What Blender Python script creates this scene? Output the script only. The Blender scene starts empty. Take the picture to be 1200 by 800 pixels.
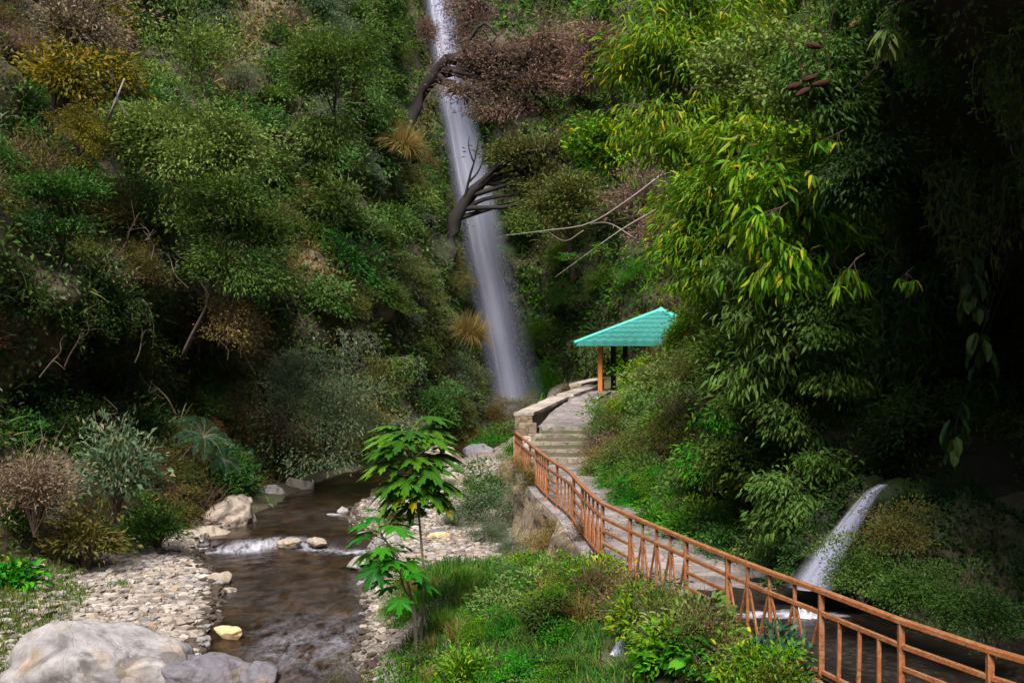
# A ravine with a tall silky waterfall, a stream, a railed stone path and a small pavilion.
# Units are metres; the eye is the origin, +Y looks up the ravine, Z is up.
import bpy, bmesh, math, random
import numpy as np
from mathutils import Vector

rng = np.random.default_rng(11)
random.seed(5)
SC = bpy.context.scene
COL = SC.collection
F = 1287.0


def P(px, py, Y):
    return np.array([(px - 600) * Y / F, Y, (400 - py) * Y / F])


def proj(p):
    y = np.maximum(p[..., 1], .1)
    return 600 + p[..., 0] / y * F, 400 - p[..., 2] / y * F


# ------------------------------------------------------------------ helpers
def tag(o, label, cat, group=None, kind=None):
    o['label'] = label
    o['category'] = cat
    if group:
        o['group'] = group
    if kind:
        o['kind'] = kind
    return o


def empty(name, loc):
    o = bpy.data.objects.new(name, None)
    o.location = [float(a) for a in loc]
    o.empty_display_size = .2
    COL.objects.link(o)
    return o


def link(name, me, parent=None, loc=None):
    o = bpy.data.objects.new(name, me)
    COL.objects.link(o)
    if parent is not None:
        o.parent = parent
    if loc is not None:
        o.location = [float(a) for a in loc]
    return o


class MB:
    """collects geometry; build() makes one mesh"""

    def __init__(self):
        self.V, self.F, self.n, self.uv = [], [], 0, []

    def add(self, V, faces, mi=0, uv=None):
        V = np.asarray(V, float).reshape(-1, 3)
        if len(V) == 0:
            return
        if not isinstance(faces, list):
            faces = [faces]
        for f in faces:
            f = np.asarray(f, int)
            if len(f):
                self.F.append((f + self.n, mi))
        self.V.append(V)
        self.uv.append(np.zeros((len(V), 2)) if uv is None else uv)
        self.n += len(V)

    def box(self, c, size, axes=None, mi=0):
        s = np.asarray(size, float) / 2
        b = np.array([[x, y, z] for x in (-1, 1) for y in (-1, 1) for z in (-1, 1)], float) * s
        if axes is not None:
            b = b @ np.asarray(axes, float)
        f = np.array([[0, 1, 3, 2], [4, 6, 7, 5], [0, 4, 5, 1], [2, 3, 7, 6], [0, 2, 6, 4], [1, 5, 7, 3]])
        self.add(b + np.asarray(c, float), f, mi)

    def bar(self, a, b, w, h, mi=0):
        a, b = np.asarray(a, float), np.asarray(b, float)
        d = b - a
        L = np.linalg.norm(d)
        d = d / L
        up = np.array([0, 0, 1.]) if abs(d[2]) < .95 else np.array([0., 1, 0])
        s = np.cross(d, up)
        s /= np.linalg.norm(s)
        u = np.cross(s, d)
        self.box((a + b) / 2, (L, w, h), np.array([d, s, u]), mi)

    def tube(self, pts, radii, n=6, mi=0):
        pts = np.asarray(pts, float)
        m = len(pts)
        radii = np.broadcast_to(np.asarray(radii, float), (m,))
        T = np.gradient(pts, axis=0)
        T /= np.linalg.norm(T, axis=1)[:, None] + 1e-9
        ref = np.array([.31, .2, .93]) if abs(T[0] @ np.array([.31, .2, .93])) < .9 else np.array([1., 0, 0])
        S = np.cross(T, ref)
        S /= np.linalg.norm(S, axis=1)[:, None] + 1e-9
        U = np.cross(S, T)
        a = np.arange(n) / n * 2 * math.pi
        R = pts[:, None, :] + radii[:, None, None] * (np.cos(a)[None, :, None] * S[:, None, :] + np.sin(a)[None, :, None] * U[:, None, :])
        i = np.arange(m - 1)[:, None] * n
        j = np.arange(n)[None, :]
        k = (j + 1) % n
        f = np.stack([i + j, i + k, i + n + k, i + n + j], -1).reshape(-1, 4)
        self.add(R.reshape(-1, 3), [f, np.array([list(range(n))[::-1]]), np.array([list(range((m - 1) * n, m * n))])], mi)

    def grid(self, G, mi=0, uv=None):
        a, b = G.shape[:2]
        i = np.arange(a - 1)[:, None] * b
        j = np.arange(b - 1)[None, :]
        f = np.stack([i + j, i + b + j, i + b + j + 1, i + j + 1], -1).reshape(-1, 4)
        self.add(G.reshape(-1, 3), f, mi, None if uv is None else uv.reshape(-1, 2))

    def mesh(self, name, mats, smooth=False, attrs=None, uv=False):
        V = np.concatenate(self.V)
        me = bpy.data.meshes.new(name)
        me.vertices.add(len(V))
        me.vertices.foreach_set('co', V.astype(np.float32).ravel())
        lv = np.concatenate([f.ravel() for f, _ in self.F])
        lt = np.concatenate([np.full(len(f), f.shape[1]) for f, _ in self.F])
        mi = np.concatenate([np.full(len(f), m) for f, m in self.F])
        me.loops.add(len(lv))
        me.loops.foreach_set('vertex_index', lv.astype(np.int32))
        me.polygons.add(len(lt))
        me.polygons.foreach_set('loop_start', np.concatenate([[0], np.cumsum(lt)[:-1]]).astype(np.int32))
        me.polygons.foreach_set('material_index', mi.astype(np.int32))
        me.polygons.foreach_set('use_smooth', np.full(len(lt), bool(smooth)))
        for m in (mats if isinstance(mats, (list, tuple)) else [mats]):
            me.materials.append(m)
        if uv:
            l = me.uv_layers.new(name='UVMap')
            l.data.foreach_set('uv', np.concatenate(self.uv)[lv].astype(np.float32).ravel())
        for k, arr in (attrs or {}).items():
            a = me.attributes.new(k, 'FLOAT', 'POINT')
            a.data.foreach_set('value', np.asarray(arr, np.float32).ravel())
        me.update(calc_edges=True)
        me.validate()
        return me

    def build(self, name, mats, parent=None, smooth=False, bevel=0, **k):
        o = link(name, self.mesh(name, mats, smooth, **k), parent)
        if bevel:
            m = o.modifiers.new('Bevel', 'BEVEL')
            m.width = bevel
            m.segments = 2
            m.limit_method = 'ANGLE'
        return o


def _hash(ix, iy, iz, s):
    h = (ix.astype(np.int64) * 374761393 + iy.astype(np.int64) * 668265263 + iz.astype(np.int64) * 2147483647 + s * 974634777) & 0xffffffff
    h = ((h ^ (h >> 13)) * 1274126177) & 0xffffffff
    h = ((h ^ (h >> 16)) * 2246822519) & 0xffffffff
    return ((h ^ (h >> 15)) & 0xffff) / 65535.0


def vn(p, scale=1., s=0):
    """value noise in -1..1"""
    p = np.asarray(p, float) / scale
    i = np.floor(p)
    f = p - i
    f = f * f * (3 - 2 * f)
    r = 0
    for a in (0, 1):
        for b in (0, 1):
            for c in (0, 1):
                w = (f[..., 0] if a else 1 - f[..., 0]) * (f[..., 1] if b else 1 - f[..., 1]) * (f[..., 2] if c else 1 - f[..., 2])
                r = r + w * _hash(i[..., 0] + a, i[..., 1] + b, i[..., 2] + c, s)
    return r * 2 - 1


def fbm(p, scale=1., oct=4, s=0, gain=.5):
    r, a = 0, 1.
    for k in range(oct):
        r = r + a * vn(p, scale, s + k * 17)
        scale /= 2.03
        a *= gain
    return r


def sm(a, b, x):
    t = np.clip((np.asarray(x, float) - a) / (b - a), 0, 1)
    return t * t * (3 - 2 * t)


def spline(pts, n):
    """Catmull-Rom through pts, n samples"""
    p = np.asarray(pts, float)
    p = np.vstack([2 * p[0] - p[1], p, 2 * p[-1] - p[-2]])
    t = np.linspace(0, len(p) - 3 - 1e-6, n)
    k = t.astype(int)
    u = (t - k)[:, None]
    a, b, c, d = p[k], p[k + 1], p[k + 2], p[k + 3]
    return .5 * (2 * b + (c - a) * u + (2 * a - 5 * b + 4 * c - d) * u ** 2 + (3 * b - a - 3 * c + d) * u ** 3)


def unit(v):
    return v / (np.linalg.norm(v, axis=-1, keepdims=True) + 1e-9)


# ------------------------------------------------------------------ materials
class NT:
    def __init__(self, name):
        self.m = bpy.data.materials.new(name)
        self.m.use_nodes = True
        self.t = self.m.node_tree
        self.t.nodes.clear()
        self.out = self.t.nodes.new('ShaderNodeOutputMaterial')

    def n(self, typ, ins=None, **props):
        d = self.t.nodes.new('ShaderNode' + typ)
        for k, v in props.items():
            setattr(d, k, v)
        for k, v in (ins or {}).items():
            self.set(d.inputs[k], v)
        return d

    def set(self, sock, v):
        if hasattr(v, 'links'):
            self.t.links.new(v, sock)
        elif isinstance(v, (tuple, list)) and len(v) == 3 and sock.type == 'RGBA':
            sock.default_value = (*v, 1)
        else:
            sock.default_value = v

    def noise(self, scale, detail=5, vec=None, rough=.55, dist=0):
        d = self.n('TexNoise', {'Scale': scale, 'Detail': detail, 'Roughness': rough, 'Distortion': dist})
        if vec is not None:
            self.set(d.inputs['Vector'], vec)
        return d.outputs['Fac']

    def ramp(self, fac, stops, interp='LINEAR'):
        d = self.n('ValToRGB', {'Fac': fac})
        d.color_ramp.interpolation = interp
        e = d.color_ramp.elements
        while len(e) < len(stops):
            e.new(.5)
        for k, (p, c) in enumerate(stops):
            e[k].position = p
            e[k].color = (*c, 1) if len(c) == 3 else c
        return d.outputs['Color']

    def mix(self, fac, a, b, mode='MIX'):
        d = self.n('MixRGB', blend_type=mode)
        self.set(d.inputs[0], fac)
        self.set(d.inputs[1], a)
        self.set(d.inputs[2], b)
        return d.outputs[0]

    def math(self, op, a, b=0., c=None):
        d = self.n('Math', operation=op)
        self.set(d.inputs[0], a)
        self.set(d.inputs[1], b)
        if c is not None:
            self.set(d.inputs[2], c)
        return d.outputs[0]

    def bump(self, h, strength=.5, dist=.05):
        return self.n('Bump', {'Height': h, 'Strength': strength, 'Distance': dist}).outputs['Normal']

    def obj(self):
        return self.n('TexCoord').outputs['Object']

    def pos(self):
        return self.n('NewGeometry').outputs['Position']

    def attr(self, name):
        return self.n('Attribute', attribute_name=name).outputs['Fac']

    def scaled(self, vec, s):
        d = self.n('Mapping', {'Vector': vec, 'Scale': s})
        return d.outputs[0]

    def pbsdf(self, col, rough=.8, normal=None, spec=.3, **extra):
        d = self.n('BsdfPrincipled', {'Base Color': col, 'Roughness': rough, 'Specular IOR Level': spec})
        if normal is not None:
            self.set(d.inputs['Normal'], normal)
        for k, v in extra.items():
            self.set(d.inputs[k], v)
        return d.outputs[0]

    def end(self, sh):
        self.t.links.new(sh, self.out.inputs['Surface'])
        return self.m


def leaf_mat(name, stops, transl=.3, rough=.5, var=.45, hue=.035):
    """leaf colours picked leaf by leaf, shifted a little plant by plant"""
    t = NT(name)
    g = t.n('NewGeometry')
    col = t.ramp(g.outputs['Random Per Island'], stops)
    oi = t.n('ObjectInfo').outputs['Random']
    big = t.noise(.9, 2, t.pos())
    v = t.math('ADD', t.math('MULTIPLY', oi, var * .7), t.math('MULTIPLY', big, var * 1.2))
    v = t.math('ADD', v, 1 - var * .95)
    h = t.math('ADD', t.math('MULTIPLY', t.math('FRACT', t.math('MULTIPLY', oi, 17.3)), hue * 2), .5 - hue)
    hs = t.n('HueSaturation', {'Color': col, 'Value': v, 'Hue': h, 'Saturation': 1.06})
    c = hs.outputs[0]
    p = t.pbsdf(c, rough, spec=.12)
    tr = t.n('BsdfTranslucent', {'Color': t.mix(1., c, (1.0, 1.0, .55), 'MULTIPLY')}).outputs[0]
    m = t.n('MixShader', {0: transl})
    t.set(m.inputs[1], p)
    t.set(m.inputs[2], tr)
    return t.end(m.outputs[0])


def stops(*cols):
    n = len(cols)
    return [(k / max(n - 1, 1), c) for k, c in enumerate(cols)]


LM = {
    'mid': leaf_mat('leaf_mid_green', stops((.034, .080, .016), (.045, .105, .020), (.064, .13, .027), (.09, .14, .036))),
    'light': leaf_mat('leaf_light_green', stops((.065, .13, .030), (.09, .165, .040), (.115, .19, .052), (.155, .205, .07))),
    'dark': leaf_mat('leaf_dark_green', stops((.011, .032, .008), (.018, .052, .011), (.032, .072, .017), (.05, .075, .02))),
    'grey': leaf_mat('leaf_grey_green', stops((.05, .085, .045), (.085, .13, .07), (.12, .16, .09), (.16, .145, .085))),
    'olive': leaf_mat('leaf_olive', stops((.045, .060, .016), (.07, .095, .023), (.11, .115, .032), (.14, .105, .04))),
    'vivid': leaf_mat('leaf_vivid_green', stops((.02, .085, .008), (.035, .135, .012), (.065, .20, .018), (.13, .22, .02))),
    'yellowgreen': leaf_mat('leaf_yellow_green', [(0, (.04, .12, .012)), (.35, (.075, .18, .014)), (.65, (.13, .25, .018)), (.86, (.19, .27, .03)), (1, (.42, .37, .03))], transl=.38, hue=.012),
    'yellow': leaf_mat('leaf_yellow', stops((.045, .07, .012), (.10, .10, .015), (.18, .145, .018), (.25, .19, .03)), hue=.012),
    'rust': leaf_mat('leaf_rust', stops((.045, .030, .016), (.08, .047, .022), (.125, .072, .036), (.09, .085, .03))),
    'drypink': leaf_mat('leaf_dry_pinkish', stops((.085, .052, .042), (.15, .098, .08), (.22, .15, .12), (.25, .19, .13))),
    'tan': leaf_mat('leaf_tan_straw', stops((.10, .075, .028), (.17, .12, .045), (.24, .175, .07), (.13, .13, .035)), hue=.012),
    'blue': leaf_mat('leaf_blue_green', stops((.020, .062, .040), (.032, .09, .058), (.05, .12, .08))),
    'papaya': leaf_mat('leaf_papaya', [(0, (.03, .10, .013)), (.4, (.05, .15, .016)), (.8, (.085, .20, .02)), (1, (.15, .25, .035))], transl=.35, rough=.45, var=.5),
    'papaya_old': leaf_mat('leaf_papaya_old', stops((.26, .24, .01), (.22, .26, .02)), transl=.35),
    'grass': leaf_mat('grass_blades', stops((.02, .065, .01), (.035, .10, .012), (.075, .14, .02), (.14, .14, .035))),
}


def bark(name, a, b):
    t = NT(name)
    p = t.obj()
    n = t.noise(9, 6, t.scaled(p, (3, 3, .6)))
    return t.end(t.pbsdf(t.mix(n, a, b), .9, t.bump(n, .7, .03)))


BARK = bark('bark_grey_brown', (.035, .026, .02), (.13, .10, .08))
BARK_DARK = bark('bark_dark_wet', (.006, .005, .005), (.028, .022, .02))
TWIG = bark('twig_brown', (.05, .035, .026), (.12, .09, .07))
TWIG_PALE = bark('twig_pale', (.12, .10, .09), (.26, .22, .19))

# ------------------------------------------------------------------ setting materials
def rock_mat(name, c1, c2, c3, moss=0., wet=.85, scale=1., spec=.35):
    t = NT(name)
    p = t.pos()
    a = t.noise(.45 * scale, 8, p, .62)
    b = t.noise(3.2 * scale, 8, p, .65)
    s = t.noise(1.1 * scale, 6, t.scaled(p, (1, 1, 5)), .6, 1.2)
    c = t.mix(a, c1, c2)
    c = t.mix(t.ramp(s, [(.42, (0, 0, 0)), (.62, (1, 1, 1))]), c, c3)
    c = t.mix(t.math('MULTIPLY', b, .55), c, (.03, .026, .022))
    if moss:
        z = t.n('SeparateXYZ', {0: t.n('NewGeometry').outputs['Normal']}).outputs['Z']
        m = t.math('MULTIPLY', t.ramp(t.noise(.8 * scale, 6, p), [(.40, (0, 0, 0)), (.60, (1, 1, 1))]), moss)
        m = t.math('MULTIPLY', m, t.math('ADD', t.math('MULTIPLY', z, .5), .6))
        c = t.mix(m, c, (.028, .05, .012))
    h = t.math('ADD', t.math('MULTIPLY', b, .5), t.math('MULTIPLY', s, .5))
    return t.end(t.pbsdf(c, wet, t.bump(h, .9, .12 / scale), spec))


M_CLIFF = rock_mat('cliff_rock', (.06, .044, .03), (.13, .098, .066), (.20, .145, .09), moss=.5)
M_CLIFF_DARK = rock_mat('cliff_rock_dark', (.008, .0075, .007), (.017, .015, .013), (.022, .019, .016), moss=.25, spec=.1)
M_CLIFF_MOSS = rock_mat('cliff_rock_mossy', (.03, .026, .018), (.065, .05, .034), (.10, .07, .045), moss=1.)


def boulder_mat(name, base, pale, dark, scale=1., ochre=(.22, .15, .07)):
    t = NT(name)
    p = t.obj()
    a = t.noise(1.1 * scale, 9, p, .62, .4)
    b = t.noise(7 * scale, 8, p, .68)
    c = t.mix(t.ramp(a, [(.34, (0, 0, 0)), (.66, (1, 1, 1))]), base, pale)
    z = t.n('SeparateXYZ', {0: p}).outputs['Z']
    st = t.ramp(t.noise(.9 * scale, 5, t.scaled(p, (1.2, 1.2, .8)), .6, .8), [(.48, (0, 0, 0)), (.60, (1, 1, 1))])
    c = t.mix(t.math('MULTIPLY', st, .85), c, dark)
    oc = t.ramp(t.noise(1.6 * scale, 5, p, .6), [(.56, (0, 0, 0)), (.68, (1, 1, 1))])
    c = t.mix(t.math('MULTIPLY', oc, .5), c, ochre)
    v = t.n('TexVoronoi', {'Vector': t.mix(.12, p, t.n('TexNoise', {'Scale': 3. * scale, 'Vector': p}).outputs['Color']), 'Scale': 1.3 * scale}, feature='DISTANCE_TO_EDGE').outputs[0]
    cr = t.ramp(v, [(.0, (1, 1, 1)), (.02, (0, 0, 0))])
    c = t.mix(t.math('MULTIPLY', cr, .0), c, (.03, .025, .02))
    spk = t.ramp(b, [(.50, (0, 0, 0)), (.68, (1, 1, 1))])
    c = t.mix(t.math('MULTIPLY', spk, .45), c, dark)
    h = t.math('SUBTRACT', t.math('ADD', t.math('MULTIPLY', a, .6), t.math('MULTIPLY', b, .4)), t.math('MULTIPLY', cr, .1))
    return t.end(t.pbsdf(c, .82, t.bump(h, .8, .08 / scale), .3))


M_BOULDER = boulder_mat('pale_river_rock', (.15, .14, .142), (.33, .31, .315), (.065, .056, .052))
M_BOULDER_DARK = boulder_mat('slate_river_rock', (.085, .08, .095), (.16, .15, .17), (.035, .03, .03))
M_BOULDER_TAN = boulder_mat('tan_river_rock', (.20, .16, .125), (.33, .28, .24), (.06, .048, .038))


def pebble_mat():
    t = NT('pebbles')
    g = t.n('NewGeometry').outputs['Random Per Island']
    c = t.ramp(g, [(0, (.10, .085, .07)), (.2, (.24, .21, .18)), (.38, (.38, .34, .30)), (.52, (.13, .115, .105)), (.68, (.31, .27, .235)), (.80, (.22, .16, .10)), (.9, (.09, .085, .09)), (1, (.44, .41, .38))])
    n = t.noise(18, 5, t.pos())
    c = t.mix(t.math('MULTIPLY', n, .5), c, (.12, .10, .085))
    return t.end(t.pbsdf(c, .8, t.bump(n, .4, .01), .3))


M_PEBBLE = pebble_mat()


def ground_mat():
    t = NT('ground_soil')
    p = t.pos()
    n = t.noise(1.7, 8, p, .6)
    soil = t.mix(n, (.035, .026, .017), (.10, .075, .05))
    gs = t.ramp(t.noise(2.3, 6, p), [(.4, (0, 0, 0)), (.6, (1, 1, 1))])
    soil = t.mix(t.math('MULTIPLY', gs, .7), soil, (.03, .055, .013))
    v = t.n('TexVoronoi', {'Vector': p, 'Scale': 13.})
    v2 = t.n('TexVoronoi', {'Vector': p, 'Scale': 30.})
    gcol = t.ramp(t.n('SeparateColor', {0: v.outputs['Color']}).outputs[0], stops((.09, .075, .06), (.21, .185, .155), (.29, .255, .22), (.14, .115, .09), (.18, .165, .155)))
    gcol2 = t.ramp(t.n('SeparateColor', {0: v2.outputs['Color']}).outputs[0], stops((.08, .068, .055), (.19, .165, .14), (.27, .235, .20), (.13, .10, .075)))
    gcol = t.mix(t.ramp(t.noise(3, 3, p), [(.45, (0, 0, 0)), (.55, (1, 1, 1))]), gcol, gcol2)
    gcol = t.mix(t.ramp(v.outputs['Distance'], [(.35, (0, 0, 0)), (.75, (1, 1, 1))]), gcol, (.08, .066, .052))
    w = t.attr('gravel')
    c = t.mix(w, soil, gcol)
    h = t.math('ADD', t.math('MULTIPLY', v.outputs['Distance'], -.6), t.math('MULTIPLY', n, .8))
    return t.end(t.pbsdf(c, .9, t.bump(h, .8, .06), .25))


M_GROUND = ground_mat()


def water_mat():
    t = NT('stream_water')
    p = t.pos()
    f = t.attr('foam')
    bed = t.n('TexVoronoi', {'Vector': t.mix(.1, p, t.n('TexNoise', {'Scale': 2.4, 'Vector': p}).outputs['Color']), 'Scale': 2.6})
    bn = t.ramp(t.n('SeparateColor', {0: bed.outputs['Color']}).outputs[0], stops((.006, .004, .0025), (.018, .010, .005), (.038, .021, .010), (.010, .006, .003)))
    c = t.mix(t.ramp(t.noise(.55, 5, p), [(.35, (0, 0, 0)), (.7, (1, 1, 1))]), bn, (.012, .007, .004))
    st = t.noise(1.6, 6, t.scaled(p, (1.5, .7, 1)), .62, 1.0)
    fine = t.noise(7, 5, t.scaled(p, (1.4, .6, 1)), .6, .6)
    fm = t.math('MULTIPLY', f, t.ramp(t.math('ADD', t.math('MULTIPLY', st, .65), t.math('MULTIPLY', fine, .35)), [(.40, (0, 0, 0)), (.62, (1, 1, 1))]))
    c = t.mix(fm, c, (.32, .32, .37))
    rip = t.math('ADD', t.math('MULTIPLY', t.noise(2.4, 5, t.scaled(p, (1.3, .8, 1)), .6, .8), 1.), t.math('MULTIPLY', fine, .35))
    return t.end(t.pbsdf(c, t.math('ADD', t.math('MULTIPLY', fm, .5), .13), t.bump(rip, .5, .06), .16))


M_WATER = water_mat()


def fall_mat(name, su, sv, lo, hi, dens=.55, edge=.18, base=(.36, .37, .47), bright=(.84, .85, .92)):
    """silky falling water: streaks run down the sheet, its sides thin out to spray"""
    t = NT(name)
    uv = t.n('UVMap').outputs[0]
    a = t.noise(1., 2.2, t.scaled(uv, (su, sv, 1)), .5, .1)
    b = t.noise(1., 2, t.scaled(uv, (su * .33, sv * .5, 1)), .5)
    x = t.n('SeparateXYZ', {0: uv}).outputs['X']
    d = t.math('MINIMUM', x, t.math('SUBTRACT', 1., x))
    e = t.ramp(t.math('ADD', d, t.math('MULTIPLY', t.math('SUBTRACT', b, .5), .16)), [(.02, (0, 0, 0)), (edge, (1, 1, 1))], 'EASE')
    s = t.math('ADD', t.math('MULTIPLY', a, .5), t.math('MULTIPLY', b, .5))
    st = t.ramp(s, [(lo, (0, 0, 0)), (hi, (1, 1, 1))])
    c = t.mix(st, base, bright)
    al = t.math('MULTIPLY', e, t.math('ADD', t.math('MULTIPLY', st, 1 - dens), dens))
    dif = t.n('BsdfDiffuse', {'Color': c}).outputs[0]
    trl = t.n('BsdfTranslucent', {'Color': c}).outputs[0]
    m = t.n('MixShader', {0: .35})
    t.set(m.inputs[1], dif)
    t.set(m.inputs[2], trl)
    m2 = t.n('MixShader', {0: al})
    t.set(m2.inputs[1], t.n('BsdfTransparent').outputs[0])
    t.set(m2.inputs[2], m.outputs[0])
    return t.end(m2.outputs[0])


M_FALL = fall_mat('falling_water', 4, .6, .36, .72, base=(.19, .195, .29), bright=(.36, .37, .50), edge=.36)
M_STRAND = fall_mat('falling_water_strand', 2.6, .5, .32, .76, dens=.78, edge=.5, base=(.52, .53, .66), bright=(.82, .83, .92))
M_VEIL = fall_mat('falling_water_veil', 4, .5, .3, .8, dens=.2, edge=.45, base=(.24, .25, .36), bright=(.5, .52, .66))
M_CASC = fall_mat('cascade_water', 9, 1.1, .40, .66, dens=.4, edge=.4, base=(.28, .30, .42), bright=(.80, .81, .88))


def stone_mat(name, cols, mortar, scale=3.2, wear=(.09, .075, .06), flat=True):
    t = NT(name)
    p = t.pos()
    q = t.mix(.06, p, t.n('TexNoise', {'Scale': 2.2, 'Vector': p}).outputs['Color'])
    v = t.n('TexVoronoi', {'Vector': q, 'Scale': scale, 'Randomness': .85})
    e = t.n('TexVoronoi', {'Vector': q, 'Scale': scale, 'Randomness': .85}, feature='DISTANCE_TO_EDGE').outputs[0]
    c = t.ramp(t.n('SeparateColor', {0: v.outputs['Color']}).outputs[0], stops(*cols))
    n = t.noise(6, 8, p, .65)
    c = t.mix(t.math('MULTIPLY', t.ramp(n, [(.4, (0, 0, 0)), (.7, (1, 1, 1))]), .5), c, wear)
    dm = t.ramp(t.noise(.9, 6, p, .65), [(.42, (0, 0, 0)), (.64, (1, 1, 1))])
    c = t.mix(t.math('MULTIPLY', dm, .6), c, tuple(a * .55 for a in wear))
    j = t.ramp(e, [(.0, (1, 1, 1)), (.05, (0, 0, 0))])
    c = t.mix(t.math('MULTIPLY', j, .8), c, mortar)
    h = t.math('SUBTRACT', t.math('MULTIPLY', n, .4), t.math('MULTIPLY', j, .5))
    return t.end(t.pbsdf(c, .85, t.bump(h, .8, .04), .3))


M_PATH = stone_mat('path_stone', ((.15, .13, .128), (.21, .185, .18), (.26, .23, .225), (.18, .16, .155)), (.10, .085, .075), 2.6)
M_STEP = stone_mat('step_stone', ((.15, .125, .10), (.21, .175, .14), (.26, .22, .18), (.18, .15, .12)), (.06, .048, .036), 3.)
M_MASON = stone_mat('masonry_stone', ((.13, .10, .06), (.20, .155, .09), (.25, .19, .11), (.17, .13, .09)), (.06, .05, .03), 3.6)
M_CAP = stone_mat('cap_stone', ((.33, .28, .24), (.40, .34, .30), (.36, .31, .26), (.42, .37, .33)), (.2, .165, .13), 1.3)


def rust_paint():
    t = NT('orange_brown_paint')
    p = t.pos()
    n = t.noise(5, 7, p, .65)
    m = t.noise(26, 5, p, .6)
    c = t.mix(n, (.15, .050, .016), (.28, .098, .032))
    w = t.ramp(t.math('ADD', t.math('MULTIPLY', n, .5), t.math('MULTIPLY', m, .5)), [(.48, (0, 0, 0)), (.58, (1, 1, 1))])
    c = t.mix(t.math('MULTIPLY', w, .7), c, (.25, .145, .078))
    d = t.ramp(t.math('ADD', t.math('MULTIPLY', t.noise(8, 5, p), .4), t.math('MULTIPLY', m, .6)), [(.36, (1, 1, 1)), (.47, (0, 0, 0))])
    c = t.mix(t.math('MULTIPLY', d, .85), c, (.09, .035, .018))
    return t.end(t.pbsdf(c, .6, t.bump(m, .3, .004), .35))


M_RUST = rust_paint()


def plain(name, c, rough=.6, spec=.3, n=12., amt=.3):
    t = NT(name)
    k = t.noise(n, 5, t.pos())
    return t.end(t.pbsdf(t.mix(t.math('MULTIPLY', k, amt), c, tuple(a * .4 for a in c)), rough, None, spec))


M_ROOF = plain('turquoise_roof_sheet', (.045, .25, .212), .55, .3, 4., .8)
M_ROOFCAP = plain('turquoise_ridge_cap', (.07, .46, .39), .45, .4, 3., .3)
M_POST = plain('orange_post_paint', (.50, .17, .035), .5)
M_DARKPOST = plain('dark_post', (.012, .010, .009), .6)  # near-black colour for the side and back posts
M_SLATE = plain('floor_slab', (.22, .19, .17), .8)
M_WOODDARK = plain('dark_wood', (.05, .035, .022), .8)

# ------------------------------------------------------------------ plan of the ravine
RAIL = np.array([(6.6, 6.5), (5.65, 8.4), (4.75, 10.2), (4.57, 10.5), (4.11, 11.6), (3.66, 13.0), (3.15, 14.5), (2.60, 16.4), (2.0, 18.6), (1.65, 20.0), (1.42, 22.6), (1.28, 25), (.92, 27.6), (.52, 31.6), (.10, 35.8)])


def rail_x(y):
    return np.interp(y, RAIL[:, 1], RAIL[:, 0])


STREAM = np.array([(-2.6, 2, 2.2), (-3.0, 10, 2.2), (-4.0, 18, 1.7), (-4.45, 21, 1.5), (-5.3, 26.6, 1.75), (-6.3, 30.9, 2.35), (-6.75, 35.2, 1.65), (-6.5, 39, 1.4), (-6.3, 42.5, 1.3), (-4.6, 46.5, 1.5), (-2.4, 51, 1.4), (-1.0, 57, 1.3), (-.4, 64, 1.6), (0., 71, 2.2), (-.2, 75, 2.6)])
ST = spline(STREAM, 260)


def water_z(y):
    return -6.02 + .012 * (np.asarray(y) - 18) + .22 * sm(31.0, 31.7, y) + .035 * np.clip(np.asarray(y) - 42, 0, 40)


def st_near(X, Y):
    """distance to the stream's middle line, its half width there, its y along the line, side (+ right)"""
    X, Y = np.asarray(X, float), np.asarray(Y, float)
    sh = X.shape
    d2 = (X.reshape(-1, 1) - ST[None, :, 0]) ** 2 + (Y.reshape(-1, 1) - ST[None, :, 1]) ** 2
    k = d2.argmin(1)
    T = np.gradient(ST[:, :2], axis=0)
    side = np.sign((X.ravel() - ST[k, 0]) * T[k, 1] - (Y.ravel() - ST[k, 1]) * T[k, 0])
    return np.sqrt(d2[np.arange(len(k)), k]).reshape(sh), ST[k, 2].reshape(sh), ST[k, 1].reshape(sh), side.reshape(sh)


def path_z(y):
    y = np.asarray(y, float)
    return -4.0 + np.where(y < 35.9, 0, np.where(y < 38.4, np.clip((y - 36) / .6 + 1, 0, 5) * .2, 1.0 + np.clip(y - 38.4, 0, 9.6) * .083))


PATH_E = np.array([(14.0, -6), (11.5, 3), (9.4, 8), (8.0, 11), (7.0, 14.2), (5.3, 17.2), (4.5, 19.5), (3.7, 22.5), (3.2, 25), (2.75, 29), (2.45, 33), (2.3, 36), (2.74, 38.4), (3.2, 42.), (3.6, 46), (4.4, 48.3)])   # its right edge
PATH_L = np.array([(.1, 35.9), (.9, 38.4), (1.5, 42), (2.5, 46), (3.6, 48.6)])                                                  # its left edge beyond the railing


def path_r(y):
    return np.interp(y, PATH_E[:, 1], PATH_E[:, 0])


def path_l(y):
    return np.where(np.asarray(y) < 35.8, rail_x(y) - .25, np.interp(y, PATH_L[:, 1], PATH_L[:, 0]))


GUL = np.array([(1.95, 16.3), (1.75, 16.05), (1.6, 15.8), (1.48, 15.5), (1.4, 15.2)])


def gully(X, Y):
    """distance to the runoff's little gully below the railing"""
    G = spline(GUL, 40)
    return np.sqrt(((np.asarray(X, float)[..., None] - G[:, 0]) ** 2 + (np.asarray(Y, float)[..., None] - G[:, 1]) ** 2).min(-1))


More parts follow.
